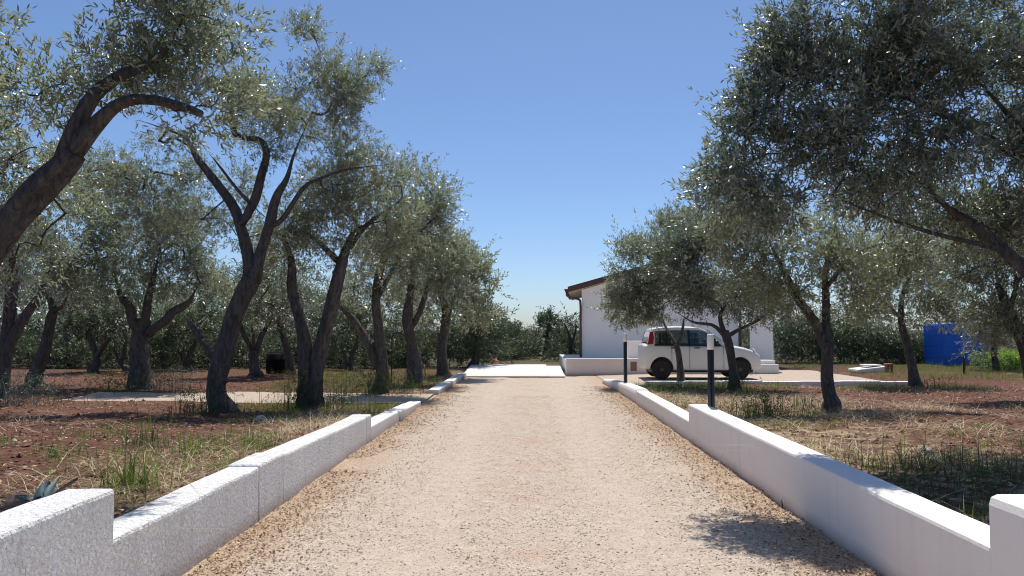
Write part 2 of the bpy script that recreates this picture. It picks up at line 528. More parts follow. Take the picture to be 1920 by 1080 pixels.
rw = empty('garden_wall', (XR + .12, 4.0, 0))
tag(rw, 'smooth white rendered wall stepping down along the right side of the driveway', 'wall')
bpy.context.view_layer.update()
wb(rw, 'wall_block', XR, XR + TH, .6, 3.70, -.25, .735, M['stucco_fine'], seed=31, bev=.03, wob=.0028)
wb(rw, 'wall_block', XR, XR + TH, 3.68, 10.45, -.25, .49, M['stucco_fine'], z1b=.50, seed=32, wob=.0028)
wb(rw, 'wall_block', XR, XR + TH - .01, 10.44, 15.5, -.25, .28, M['stucco_fine'], seed=33, wob=.0028)
# last length curves and runs down to the ground
def curved_end():
    n = 26; V = []
    th = .25
    for i in range(n + 1):
        t = i / n
        y = 15.52 + t * 6.0
        x0 = XR + .01 - .12 * t ** 2
        zt = .30 - .17 * t ** 1.6
        if i == n: zt -= .04
        for (o_, z) in ((0, -.25), (0, zt * .5), (0, zt - .03), (.03, zt), (th * .5, zt + .004), (th - .03, zt), (th, zt - .03), (th, -.25)):
            V.append((x0 + o_ + (vnoise(y, z, 2, 77) - .5) * .012, y, z))
    K = 8; Q = []
    for i in range(n):
        for k in range(K - 1):
            a = i * K + k
            Q.append((a, a + 1, a + K + 1, a + K))
    T = []
    for b in (0, n * K):
        for k in range(1, K - 1): T.append((b, b + k, b + k + 1) if b else (b, b + k + 1, b + k))
    return mk('wall_block', V, tris=T, quads=Q, mat=M['stucco_fine'], smooth=True)
under(curved_end(), rw)

# ------------------------------------------------------------------ ramp, terrace wall, house
def box_bm(bm, x0, x1, y0, y1, z0, z1, bev=0.0):
    r = bmesh.ops.create_cube(bm, size=1.0)
    vs = r['verts']
    for v in vs:
        v.co = Vector(((x0 + x1) / 2 + v.co.x * (x1 - x0), (y0 + y1) / 2 + v.co.y * (y1 - y0), (z0 + z1) / 2 + v.co.z * (z1 - z0)))
    if bev:
        es = list({e for v in vs for e in v.link_edges})
        bmesh.ops.bevel(bm, geom=es, offset=bev, segments=2, affect='EDGES', profile=.6)

def box(name, x0, x1, y0, y1, z0, z1, mat, parent=None, bev=.01):
    bm = bmesh.new(); box_bm(bm, x0, x1, y0, y1, z0, z1, bev)
    return bm_obj(name, bm, mat, parent)

def prism(name, poly_xz, y0, y1, mat, parent=None):
    """polygon in x,z extruded in y"""
    bm = bmesh.new()
    a = [bm.verts.new((x, y0, z)) for x, z in poly_xz]
    b = [bm.verts.new((x, y1, z)) for x, z in poly_xz]
    n = len(a)
    bm.faces.new(a); bm.faces.new(b[::-1])
    for i in range(n): bm.faces.new((a[i], b[i], b[(i + 1) % n], a[(i + 1) % n]))
    bmesh.ops.recalc_face_normals(bm, faces=bm.faces)
    return bm_obj(name, bm, mat, parent)

def prism_x(name, poly_yz, x0, x1, mat, parent=None):
    bm = bmesh.new()
    a = [bm.verts.new((x0, y, z)) for y, z in poly_yz]
    b = [bm.verts.new((x1, y, z)) for y, z in poly_yz]
    n = len(a)
    bm.faces.new(a); bm.faces.new(b[::-1])
    for i in range(n): bm.faces.new((a[i], b[i], b[(i + 1) % n], a[(i + 1) % n]))
    bmesh.ops.recalc_face_normals(bm, faces=bm.faces)
    return bm_obj(name, bm, mat, parent)

ramp_o = empty('concrete_ramp', (-.4, 24.2, 0))
tag(ramp_o, 'bright white concrete ramp across the far end of the driveway', 'ramp')
bpy.context.view_layer.update()
under(prism_x('slab', [(24.15, -.2), (24.15, .045), (28.0, .21), (28.6, .21), (28.6, -.2)], -2.12, .62, M['concrete']), ramp_o)
under(prism_x('slab', [(24.15, -.2), (24.15, .042), (27.5, .185), (28.1, .185), (28.1, -.2)], .625, 1.12, M['concrete']), ramp_o)

terr = empty('terrace_wall', (4.6, 25.1, 0))
tag(terr, 'low pinkish rendered terrace wall below the white house, running behind the car', 'wall')
bpy.context.view_layer.update()
under(box('wall_block', 1.20, 7.2, 25.0, 25.25, -.2, .56, M['terrace_wall'], bev=.02), terr)
under(box('wall_block', 7.203, 8.05, 25.03, 25.28, -.2, .38, M['concrete'], bev=.02), terr)
under(box('terrace_floor', 1.22, 8.0, 25.26, 31.0, -.2, .50, M['concrete'], bev=.01), terr)
hp = P(1188, 686, 25.0)
under(box('hatch', hp[0] - .10, hp[0] + .10, 24.985, 25.01, .17, .46, M['brown_hatch'], bev=.008), terr)

cab = empty('utility_cabinet', (P(1192, 660, 25.8)[0], 25.8, .5))
tag(cab, 'plain white utility cabinet on the terrace just behind the car boot', 'cabinet')
box('cabinet_body', -.30, .36, -.2, .2, .0, .58, M['house_wall'], cab, .015)
box('cabinet_lid', -.32, .38, -.22, .22, .582, .62, M['house_wall'], cab, .01)

HX = P(1091, 618, 28.0)[0]
house = empty('white_house', (HX, 28.0, .5), R(-4.1))
tag(house, 'single-storey white house with brown gable roof edge behind the trees', 'house')
HW, HD, HE, SL = 5.55, 7.0, 2.45, math.tan(R(15.5))
zr_ = HE + HW / 2 * SL
prism('wall', [(0, 0), (HW, 0), (HW, HE), (HW / 2, zr_), (0, HE)], 0, HD, M['house_wall'], house)
OV, RT = .48, .14
def roof_side(sgn):
    xa, xb = (-OV, HW / 2) if sgn < 0 else (HW + OV, HW / 2)
    za, zb = HE - OV * SL, zr_
    return prism('roof_slope', [(xa, za + .02), (xb, zb + .02), (xb, zb + .02 + RT), (xa, za + .02 + RT)], -.30, HD + .3, M['soffit'], house)
r1 = roof_side(-1); r2 = roof_side(1)
for sgn, rs in ((-1, r1), (1, r2)):
    xa = -OV - .02 if sgn < 0 else HW + OV + .02
    za, zb = HE - (OV + .02) * SL, zr_
    prism('fascia', [(xa, za + .03), (HW / 2, zb + .03), (HW / 2, zb + .20), (xa, za + .20)], -.335, -.303, M['roof_brown'], rs)
    # roof covering: ribbed tiles along the slope
    x0, x1 = (xa, HW / 2)
    prism('roof_covering', [(x0, za + .185), (x1, zb + .185), (x1, zb + .235), (x0, za + .235)], -.30, HD + .32, M['roof_brown'], rs)
    # gutter at the eave
    gx_ = xa - .06 * (1 if sgn < 0 else -1)
    bm = bmesh.new()
    pr = []
    for k in range(9):
        a = math.pi + math.pi * k / 8
        pr.append((gx_ + .07 * math.cos(a), za + .15 + .09 * math.sin(a)))
    A = [bm.verts.new((x, -.36, z)) for x, z in pr]; B = [bm.verts.new((x, HD + .33, z)) for x, z in pr]
    for k in range(8): bm.faces.new((A[k], A[k + 1], B[k + 1], B[k]))
    bm.faces.new(A[::-1]); bm.faces.new(B)
    bm_obj('gutter', bm, M['roof_brown'], rs)

def tube_arrays(pts, rad, sides=10, gn=0.0, seed=0, cap=True):
    pts = np.asarray(pts, float); rad = np.asarray(rad, float)
    K = len(pts)
    tang = np.gradient(pts, axis=0); tang = nrm(tang)
    ref = np.array([0.0, 1.0, 0.0])
    if abs(tang[0] @ ref) > .9: ref = np.array([1.0, 0, 0])
    u = nrm(np.cross(tang[0], ref)); U = [u]
    for i in range(1, K):
        u = u - tang[i] * (u @ tang[i]); u = u / (np.linalg.norm(u) + 1e-9); U.append(u)
    U = np.array(U); W = np.cross(tang, U)
    a = np.linspace(0, 2 * np.pi, sides, endpoint=False)
    rr = np.repeat(rad[:, None], sides, 1)
    if gn:
        r = np.random.default_rng(seed)
        s = np.cumsum(np.r_[0, np.linalg.norm(np.diff(pts, axis=0), axis=1)])
        for k in range(5):
            n_ = r.integers(1, 5); f = r.uniform(1.0, 5.0); ph = r.uniform(0, 6.28); tw = r.uniform(-1.5, 1.5)
            rr = rr * (1 + gn * .45 * np.sin(n_ * a[None] + tw * s[:, None] + ph) * np.sin(f * s[:, None] + ph * 2))
        rr = rr * (1 + gn * .5 * np.sin(4 * a[None] + s[:, None] * .8))
        if sides > 20:
            for k in range(3):
                n_ = r.integers(6, 10); tw = r.uniform(-1.2, 1.2); ph = r.uniform(0, 6.28)
                rr = rr * (1 + .035 * np.sin(n_ * a[None] + tw * s[:, None] + ph + 1.2 * np.sin(s[:, None] * r.uniform(3, 7))))
        rr = rr * (1 + (r.random(rr.shape) - .5) * gn * .5)
    V = pts[:, None] + rr[..., None] * (np.cos(a)[None, :, None] * U[:, None] + np.sin(a)[None, :, None] * W[:, None])
    V = V.reshape(-1, 3)
    i = np.arange(K - 1)[:, None] * sides; j = np.arange(sides)[None]
    q = np.stack([i + j, i + (j + 1) % sides, i + sides + (j + 1) % sides, i + sides + j], -1).reshape(-1, 4)
    T = np.zeros((0, 3), int)
    if cap:
        V = np.concatenate([V, pts[:1], pts[-1:]])
        c0, c1 = len(V) - 2, len(V) - 1
        j = np.arange(sides)
        t0 = np.stack([np.full(sides, c0), (j + 1) % sides, j], 1)
        b = (K - 1) * sides
        t1 = np.stack([np.full(sides, c1), b + j, b + (j + 1) % sides], 1)
        T = np.concatenate([t0, t1])
    return V, q, T

def catmull(P_, n_per=6):
    P_ = np.asarray(P_, float)
    if len(P_) < 3:
        t = np.linspace(0, 1, n_per + 1)[:, None]
        return P_[0] * (1 - t) + P_[-1] * t
    Q = np.concatenate([[2 * P_[0] - P_[1]], P_, [2 * P_[-1] - P_[-2]]])
    out = []
    for i in range(1, len(Q) - 2):
        t = np.linspace(0, 1, n_per, endpoint=False)[:, None]
        a, b, c, d = Q[i - 1], Q[i], Q[i + 1], Q[i + 2]
        out.append(.5 * ((2 * b) + (-a + c) * t + (2 * a - 5 * b + 4 * c - d) * t ** 2 + (-a + 3 * b - 3 * c + d) * t ** 3))
    out.append(P_[-1:])
    return np.concatenate(out)

def pipe(name, pts, r, mat, parent=None, sides=8, per=5):
    c = catmull(pts, per)
    V, q, T = tube_arrays(c, np.full(len(c), r), sides)
    return mk(name, V, tris=T, quads=q, mat=mat, parent=parent, smooth=True)

pipe('downpipe', [(-OV - .05, -.22, HE - .10), (-OV - .04, -.2, HE - .22), (-.35, -.14, HE - .30), (-.10, -.10, HE - .36), (-.045, -.09, HE - .55), (-.045, -.09, 1.2), (-.045, -.09, .0)], .045, M['roof_brown'], house)
pipe('downpipe', [(HW + .05, -.09, HE - .1), (HW + .05, -.09, 1.2), (HW + .05, -.09, 0)], .045, M['roof_brown'], house)

ob = empty('white_outbuilding', (P(1425, 650, 27.0)[0], 27.0, .03), R(-20))
tag(ob, 'narrow white rendered outbuilding to the right of the house behind the car bonnet', 'outbuilding')
box('wall', -.32, .42, -.25, .5, 0, 2.5, M['house_wall'], ob, .015)
box('roof_slab', -.40, .50, -.33, .58, 2.503, 2.60, M['roof_brown'], ob, .01)

# ------------------------------------------------------------------ trees
LIMB_STEP = .09
class Acc:
    def __init__(s): s.V = []; s.Q = []; s.T = []; s.n = 0
    def add(s, V, q, T):
        s.V.append(V); s.Q.append(q + s.n); s.T.append(T + s.n); s.n += len(V)
    def build(s, name, mat, parent=None, smooth=True):
        return mk(name, np.concatenate(s.V), tris=np.concatenate(s.T) if sum(map(len, s.T)) else None, quads=np.concatenate(s.Q), mat=mat, parent=parent, smooth=smooth)

def leaves(o, d, L, nl, ls, wr, r, hq=False, upb=.12, flip=.42):
    """opposite leaves on sprigs; o,d (N,3), L (N,) -> verts, tris, rnd"""
    Nn = len(o)
    ref = nrm(r.normal(size=(Nn, 3)))
    u = nrm(np.cross(d, ref)); v = np.cross(d, u)
    curve = r.normal(size=(Nn, 3)) * .25; curve[:, 2] -= .12
    sr = r.random(Nn)
    VV, RN = [], []
    for j in range(nl):
        k = j // 2
        t = (k + .6 + (r.random(Nn) - .5) * .6) / (nl / 2)
        sg = 1 if j % 2 else -1
        ax = u if k % 2 == 0 else v
        ang = np.radians(62 - 34 * t + r.normal(size=Nn) * 9)
        dd = nrm(d + curve * t[:, None])
        ld = dd * np.cos(ang)[:, None] + sg * ax * np.sin(ang)[:, None] + r.normal(size=(Nn, 3)) * .13
        ld[:, 2] += upb * .5
        ld = nrm(ld)
        pos = o + dd * (L * t)[:, None]
        n0 = r.normal(size=(Nn, 3)) * .75; n0[:, 2] += 1.0
        wv = nrm(np.cross(ld, n0)); wv = wv * np.where(r.random(Nn) < flip, -1, 1)[:, None]; nn = np.cross(wv, ld)
        l = ls * (1.0 - .35 * np.abs(t - .45)) * r.uniform(.72, 1.18, Nn)
        hw = l * wr * .5 * r.uniform(.8, 1.15, Nn)
        l_ = l[:, None]; h_ = hw[:, None]
        bend = nn * (l_ * r.uniform(-.16, .08, (Nn, 1)))
        if hq:
            a = pos
            b1 = pos + ld * l_ * .33 + wv * h_ * .92 + nn * h_ * .22
            b2 = pos + ld * l_ * .68 + wv * h_ * .80 + nn * h_ * .2 + bend * .4
            c = pos + ld * l_ + bend
            e2 = pos + ld * l_ * .68 - wv * h_ * .80 + nn * h_ * .2 + bend * .4
            e1 = pos + ld * l_ * .33 - wv * h_ * .92 + nn * h_ * .22
            VV.append(np.stack([a, b1, b2, c, e2, e1], 1))
        else:
            a = pos
            b1 = pos + ld * l_ * .5 + wv * h_ + nn * h_ * .25
            c = pos + ld * l_ + bend
            e1 = pos + ld * l_ * .5 - wv * h_ + nn * h_ * .25
            VV.append(np.stack([a, b1, c, e1], 1))
        RN.append(np.clip(.55 * sr + .45 * r.random(Nn), 0, 1))
    V = np.concatenate(VV); rn = np.concatenate(RN)
    m, k = V.shape[0], V.shape[1]
    b = (np.arange(m) * k)[:, None]
    if hq:
        F_ = np.array([[0, 1, 5], [1, 2, 4], [1, 4, 5], [2, 3, 4]])
    else:
        F_ = np.array([[0, 1, 2], [0, 2, 3]])
    T = (b[:, None] + F_[None]).reshape(-1, 3)
    return V.reshape(-1, 3), T, np.repeat(rn, k)

TREE_N = [0]
def tree(label, Y, limbs, crowns, mat='olive', lai=3.0, ls=None, wr=.21, seed=None, group='olive trees beside the driveway', name='olive_tree', cpa=6.5, rc=None, base_dy=0.0, spiky=1.0):
    TREE_N[0] += 1
    seed = seed or (100 + TREE_N[0])
    r = np.random.default_rng(seed)
    if ls is None:
        ls = .070 if Y < 9 else .080 if Y < 13.5 else .090 if Y < 16 else .105 if Y < 22 else .13 if Y < 27 else .155
        wr = .25 if Y < 9 else .27 if Y < 16 else .30 if Y < 22 else .34
    hq = Y < 9
    acc = Acc()
    skel = []; skr = []
    base = None
    for li, lm in enumerate(limbs):
        pts, rad = [], []
        dy_end = r.uniform(-.5, .5) * (0 if li == 0 else 1) * min(1.2, Y / 10)
        for i, q in enumerate(lm):
            px, py, wd = q[0], q[1], q[2]
            dy = q[3] if len(q) > 3 else dy_end * (i / max(1, len(lm) - 1)) ** 1.2
            rr = wd * .33 * (Y + dy) / F
            if py is None:
                p0 = P(px, 700, Y)
                zg = float(soil(p0[0], p0[1]))
                for _ in range(3):
                    # pixel row of the ground under this column
                    p0 = P(px, 618 + F * (1.5 - zg) / Y, Y); zg = float(soil(p0[0], p0[1]))
                p0[2] = zg
                base = p0.copy()
                pts.append(p0 + np.array([0, 0, -.15])); rad.append(rr * 1.4)
                pts.append(p0 + np.array([0, 0, .06])); rad.append(rr * 1.15)
                continue
            pts.append(P(px, py, Y + dy)); rad.append(rr)
        A = np.concatenate([np.array(pts), np.array(rad)[:, None]], 1)
        L = np.linalg.norm(np.diff(A[:, :3], axis=0), axis=1).mean()
        C = catmull(A, max(3, int(L / LIMB_STEP)) if Y < 16 else 4)
        c, rd = C[:, :3].copy(), np.maximum(C[:, 3], .004)
        if lm[-1][2] <= 16 and li:
            rd = rd * (1 - .75 * sstep(.55, 1.0, np.linspace(0, 1, len(rd))))
        # gnarl
        s_ = np.linspace(0, 1, len(c))
        for k in range(3):
            c += (np.sin(s_ * r.uniform(4, 14) + r.uniform(0, 6))[:, None] * nrm(r.normal(size=3)) * (rd * .22)[:, None]) * (s_[:, None] > .05)
        sides = 26 if Y < 16 else 10
        V, q, T = tube_arrays(c, rd, sides, .14, seed * 31 + li)
        acc.add(V, q, T)
        st = 0 if li else len(c) // 3
        skel.append(c[st:]); skr.append(rd[st:])
    skel = np.concatenate(skel); skr = np.concatenate(skr)
    root = empty(name, tuple(base if base is not None else skel[0]))
    tag(root, label, 'tree', group)
    # clumps
    cl = []; area = 0
    for cr in crowns:
        cx, cy, rx, ry = cr[:4]
        dY = cr[4] if len(cr) > 4 else 0.0
        dens = cr[5] if len(cr) > 5 else 1.0
        ax_, az_ = rx * (Y + dY) / F, ry * (Y + dY) / F
        ay_ = min(max(ax_, az_) * .95, 1.9)
        A_ = math.pi * ax_ * az_; area += A_ * dens
        n = max(3, int(A_ * cpa * dens * (1.0 if Y < 16 else .75)))
        c0 = P(cx, cy, Y + dY)
        q = nrm(r.normal(size=(n, 3))) * (r.random((n, 1)) ** .42)
        cl.append(c0 + q * np.array([ax_, ay_, az_]) * .93)
    cl = np.concatenate(cl)
    if rc is None: rc = .30 if Y < 9 else .34 if Y < 16 else .42
    # connect clumps to the skeleton, nearest first
    nodes = list(skel[::2]); nrad = list(skr[::2]); par = [-1] * len(nodes); nb0 = len(nodes)
    NA = np.array(nodes)
    D = np.linalg.norm(cl[:, None] - NA[None], axis=2)
    best = D.min(1); bi = D.argmin(1)
    done = np.zeros(len(cl), bool)
    parent_pt = np.zeros((len(cl), 3)); parent_id = np.zeros(len(cl), int); order = []
    for _ in range(len(cl)):
        i = int(np.where(done, 1e9, best).argmin())
        done[i] = True; order.append(i)
        parent_id[i] = bi[i]
        parent_pt[i] = NA[bi[i]] if bi[i] < nb0 else cl[bi[i] - nb0]
        dn = np.linalg.norm(cl - cl[i], axis=1) * 1.12
        up = (dn < best) & ~done
        best[up] = dn[up]; bi[up] = nb0 + i
    cnt = np.ones(len(cl))
    for i in reversed(order):
        if parent_id[i] >= nb0: cnt[parent_id[i] - nb0] += cnt[i]
    tw = Acc()
    for i in order:
        r1_ = min(.0045 * math.sqrt(cnt[i]) + .002, .03) * (1 if Y < 16 else 1.25)
        a, b = parent_pt[i], cl[i]
        mid = (a + b) / 2 + r.normal(size=3) * np.linalg.norm(b - a) * .10
        if Y < 24:
            c = catmull(np.array([a, mid, b]), 3)
            V, q, T = tube_arrays(c, np.linspace(r1_, r1_ * .75, len(c)), 5 if Y < 16 else 4, 0, 0, False)
        else:
            c = np.array([a, mid, b])
            V, q, T = tube_arrays(c, np.full(3, r1_), 3, 0, 0, False)
        tw.add(V, q, T)
    # sprigs
    nl = 12
    la = .60 * ls * ls * wr
    n_leaf = lai * (1.35 if Y < 24 else 1.4) * area / la
    ns = int(n_leaf / nl)
    pw = r.uniform(.45, 1.6, len(cl)); ci = r.choice(len(cl), ns, p=pw / pw.sum())
    cen = cl.mean(0)
    g = nrm(r.normal(size=(ns, 3)))
    rad = rc * r.random(ns) ** .45 * r.uniform(.7, 1.25, len(cl))[ci]
    o_ = cl[ci] + g * rad[:, None] * np.array([1, 1, .85])
    outw = nrm(cl - cen)[ci]
    d_ = nrm(g * .8 + outw * .55 + np.array([0, 0, .42]) + r.normal(size=(ns, 3)) * .4)
    hang = r.random(ns) < .16
    d_[hang, 2] -= 1.1; d_ = nrm(d_)
    L_ = ls * r.uniform(1.6, 3.4, ns)
    # long shoots breaking the outline
    lo = r.random(ns) < .05 * spiky
    L_[lo] *= 1.7; o_[lo] += d_[lo] * rc * .5
    V, T, rn = leaves(o_, d_, L_, nl, ls, wr, r, hq)
    loc = np.array(root.location)
    def fin(o):
        o.parent = root
        o.data.transform(Matrix.Translation(-root.location))
        return o
    fin(acc.build('trunk', M['bark']))
    tag(fin(tw.build('branches', M['bark'])), kind='stuff')
    tag(fin(mk('crown', V, tris=T, mat=M[mat], rnd=rn)), kind='stuff')
    return root

B = None
# ---- left side
tree('near olive at the left edge, thick leaning trunk and sawn-off arching limb', 5.6,
     [[(-270, B, 110), (-205, 760, 104), (-110, 580, 96), (0, 450, 86), (80, 350, 74), (140, 278, 66)],
      [(135, 285, 58), (178, 235, 42), (215, 202, 34), (252, 188, 29), (300, 190, 26), (350, 202, 23), (376, 212, 20)],
      [(120, 300, 56), (150, 232, 46), (178, 178, 40), (215, 148, 34), (262, 126, 28), (312, 92, 22), (345, 30, 16)],
      [(-60, 520, 40), (-70, 380, 34), (-40, 240, 24), (-10, 120, 14)],
      [(-30, 200, 9), (-8, 140, 7), (22, 158, 5), (52, 178, 4)]],
     [(60, 420, 105, 110, 1.3), (50, 300, 105, 70, 1.0), (-70, 330, 130, 190, .9), (225, 120, 60, 70, .5, .9), (300, 95, 85, 70, .3), (335, 20, 105, 95, .3),
      (395, 110, 60, 85, .4), (-15, 50, 62, 95), (-130, 130, 110, 160), (270, -110, 170, 90, .3), (380, 200, 40, 40, .3, .6), (130, 200, 60, 45, .2, .7)],
     'olive', 2.7)
tree('tall olive forking into several bare limbs in front of the side path', 13.2,
     [[(418, B, 66), (412, 740, 56), (413, 690, 53), (425, 630, 51), (448, 575, 48), (472, 522, 46)],
      [(470, 535, 36), (463, 470, 30), (450, 420, 28), (440, 388, 26), (405, 340, 22), (370, 300, 18), (345, 258, 12), (292, 236, 8), (262, 226, 5)],
      [(452, 420, 22), (480, 378, 24), (490, 335, 22), (500, 290, 18), (486, 262, 15), (440, 252, 15), (432, 200, 15), (428, 150, 13), (404, 92, 11), (394, 50, 8)],
      [(474, 530, 36), (492, 460, 29), (508, 410, 26), (520, 365, 20), (536, 335, 15), (548, 300, 11), (566, 255, 7), (590, 200, 4)],
      [(503, 425, 16), (530, 412, 14), (570, 352, 11), (600, 335, 9), (640, 320, 8), (690, 312, 6), (735, 308, 4)],
      [(472, 385, 10), (442, 352, 9), (412, 312, 7), (392, 288, 5)],
      [(420, 720, 22), (395, 660, 20), (366, 620, 19), (345, 588, 14)]],
     [(450, 175, 62, 95, .8), (515, 195, 60, 70, .6), (598, 165, 68, 95), (650, 175, 46, 74, .2), (690, 150, 18, 36, 0, .7), (575, 70, 25, 28, 0, .6), (555, 265, 105, 62, .8), (655, 262, 72, 55, .5),
      (330, 300, 65, 65, .9), (240, 310, 80, 90, .4), (180, 330, 70, 80, .6), (300, 390, 70, 50, .5), (400, 390, 50, 50, .3, .6), (640, 330, 90, 40, .3), (410, 60, 40, 60, 0, .7), (428, 330, 48, 46, 1.1, .7), (570, 345, 62, 46, .9, .9), (480, 440, 46, 46, 1.3, .45)],
     'olive', 2.5)
tree('double-stemmed olive beside the low kerb blocks, weeds at its foot', 14.2,
     [[(578, B, 62), (575, 720, 50), (572, 650, 38), (560, 592, 30), (549, 540, 26), (546, 490, 18), (530, 440, 10)],
      [(588, B, 56), (592, 700, 44), (606, 630, 38), (630, 540, 35), (650, 470, 30), (668, 430, 22), (722, 412, 10)],
      [(642, 500, 18), (600, 455, 14), (558, 430, 9)], [(655, 465, 16), (690, 420, 12), (745, 380, 7)]],
     [(640, 370, 90, 75), (700, 360, 60, 85), (570, 420, 75, 60), (740, 420, 50, 80), (615, 465, 75, 40), (520, 480, 50, 50), (700, 450, 60, 40)],
     'olive_warm', 2.7)
tree('olive with one limb leaning far to the left, fourth in the row', 17.6,
     [[(712, B, 44), (715, 690, 36), (710, 620, 30), (706, 560, 28), (713, 500, 24), (735, 440, 12)],
      [(708, 690, 26), (690, 642, 23), (666, 606, 21), (641, 578, 16), (612, 540, 8)], [(708, 560, 14), (740, 500, 10), (780, 440, 6)]],
     [(795, 365, 58, 60), (760, 430, 75, 75), (720, 490, 65, 50), (825, 390, 34, 55), (680, 525, 50, 35, 0, .7), (800, 460, 50, 60)],
     'olive', 2.9)
tree('dark-trunked olive just before the last left kerb blocks', 20.6,
     [[(778, B, 40), (773, 660, 34), (766, 600, 30), (768, 545, 22), (775, 490, 12)], [(774, 610, 18), (796, 560, 14), (803, 510, 8)]],
     [(800, 455, 66, 65), (790, 525, 58, 45), (850, 485, 45, 62), (835, 540, 40, 50)], 'olive', 3.0)
tree('slender olive near the pale ramp, forked like a Y', 23.6,
     [[(828, B, 34), (830, 650, 26), (838, 602, 24), (832, 565, 17), (812, 535, 9)], [(838, 600, 14), (852, 560, 10), (865, 520, 6)]],
     [(865, 515, 60, 65), (884, 505, 30, 54), (845, 565, 58, 50), (892, 575, 32, 60)], 'olive_warm', 3.1)
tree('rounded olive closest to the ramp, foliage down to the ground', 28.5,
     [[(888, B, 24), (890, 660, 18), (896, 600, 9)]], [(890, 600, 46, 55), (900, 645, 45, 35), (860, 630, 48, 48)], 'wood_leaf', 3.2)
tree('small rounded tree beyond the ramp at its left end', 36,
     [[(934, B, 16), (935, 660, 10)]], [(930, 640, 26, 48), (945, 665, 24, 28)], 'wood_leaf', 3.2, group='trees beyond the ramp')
tree('broad olive with three spreading limbs behind the side path', 18.6,
     [[(265, B, 58), (262, 690, 47), (265, 640, 45), (268, 600, 38)], [(262, 625, 28), (245, 585, 25), (228, 555, 19), (212, 505, 10)],
      [(270, 612, 26), (276, 570, 22), (288, 520, 16), (300, 465, 8)], [(280, 628, 26), (310, 596, 25), (346, 574, 21), (372, 535, 10)]],
     [(260, 470, 95, 60), (195, 440, 65, 75), (335, 470, 65, 62), (385, 515, 55, 45), (150, 500, 55, 55), (290, 405, 55, 45), (180, 550, 50, 35), (300, 530, 60, 30), (180, 390, 70, 55), (360, 410, 55, 50), (250, 520, 60, 40)], 'olive', 2.8)
tree('leaning dark olive trunk second from the left edge', 19.2,
     [[(68, B, 42), (75, 690, 35), (88, 640, 29), (92, 600, 26), (98, 575, 21), (85, 545, 10)], [(95, 588, 15), (118, 572, 11), (130, 545, 6)]],
     [(90, 500, 80, 45), (40, 525, 55, 35), (125, 540, 50, 35), (60, 440, 60, 50)], 'olive_dark', 2.9)
tree('olive cut by the left edge with two slanting stems crossing', 15.4,
     [[(-4, B, 52), (8, 650, 40), (20, 580, 34), (25, 520, 24), (18, 455, 12)], [(4, 670, 28), (45, 600, 26), (75, 545, 18), (98, 495, 9)]],
     [(30, 450, 75, 50), (-40, 490, 80, 75), (105, 470, 60, 45), (-30, 590, 50, 50, .5)], 'olive_dark', 2.6)
tree('small Y-shaped olive standing back on the bare red soil', 25,
     [[(178, B, 24), (180, 672, 19), (171, 640, 15), (168, 620, 11), (186, 602, 5)], [(180, 670, 15), (201, 640, 12), (215, 618, 6)]],
     [(190, 585, 58, 36), (150, 600, 40, 30), (240, 600, 40, 30)], 'wood_leaf', 2.8)
tree('thin leaning olive stem just left of the broad three-limbed olive', 25.5,
     [[(237, B, 17), (228, 682, 13), (214, 652, 8)], [(230, 675, 11), (238, 632, 7)]], [(222, 600, 42, 32), (205, 640, 30, 25, 0, .6)], 'wood_leaf', 2.8)
tree('olive with a low round crown seen left of the tall forked olive', 26.5,
     [[(352, B, 20), (354, 670, 16), (366, 640, 10)]], [(340, 620, 42, 38), (385, 600, 35, 40), (310, 650, 30, 30, 0, .6)], 'wood_leaf', 2.9)
tree('olive with three upright stems framed right of the tall forked olive', 22.8,
     [[(478, B, 34), (478, 690, 27), (475, 655, 23)], [(474, 660, 15), (455, 620, 13), (444, 588, 6)], [(477, 655, 12), (472, 608, 7)], [(480, 660, 15), (495, 620, 13), (517, 592, 6)]],
     [(480, 570, 65, 42), (525, 535, 45, 45), (430, 545, 50, 40), (500, 500, 50, 45)], 'olive', 2.8)
tree('olive leaning left behind the double-stemmed olive', 24.2,
     [[(547, B, 28), (541, 660, 21), (529, 620, 18), (520, 594, 10)]], [(530, 565, 48, 38), (570, 550, 40, 40)], 'olive_dark', 2.8)
tree('little V-shaped olive between the double-stemmed and the leaning-limb olives', 26.8,
     [[(655, B, 18), (651, 690, 15), (643, 655, 8)], [(654, 692, 15), (666, 650, 11), (671, 628, 5)]], [(645, 595, 45, 36), (680, 625, 28, 28, 0, .6), (615, 630, 30, 35, 0, .7)], 'wood_leaf', 2.7)
for px_, yy_, lab in ((128, 29.5, 'far olive deep in the grove, right of the leaning dark trunk'), (312, 29.0, 'far olive deep in the grove behind the broad three-limbed olive'),
                      (438, 30.0, 'far olive deep in the grove right behind the tall forked olive'), (604, 29.0, 'far olive deep in the grove behind the double-stemmed olive'),
                      (752, 30.0, 'far olive deep in the grove behind the leaning-limb olive')):
    dx_ = (px_ * 7) % 13 - 6
    tree(lab, yy_, [[(px_, B, 20), (px_ + dx_, 660, 16), (px_ - dx_, 625, 11)], [(px_ + dx_, 665, 10), (px_ + 3 * dx_, 630, 6)]],
         [(px_, 590, 42, 30), (px_ - 28, 610, 28, 24), (px_ + 30, 605, 30, 26), (px_ + 6, 555, 30, 24)], 'olive', 2.6)
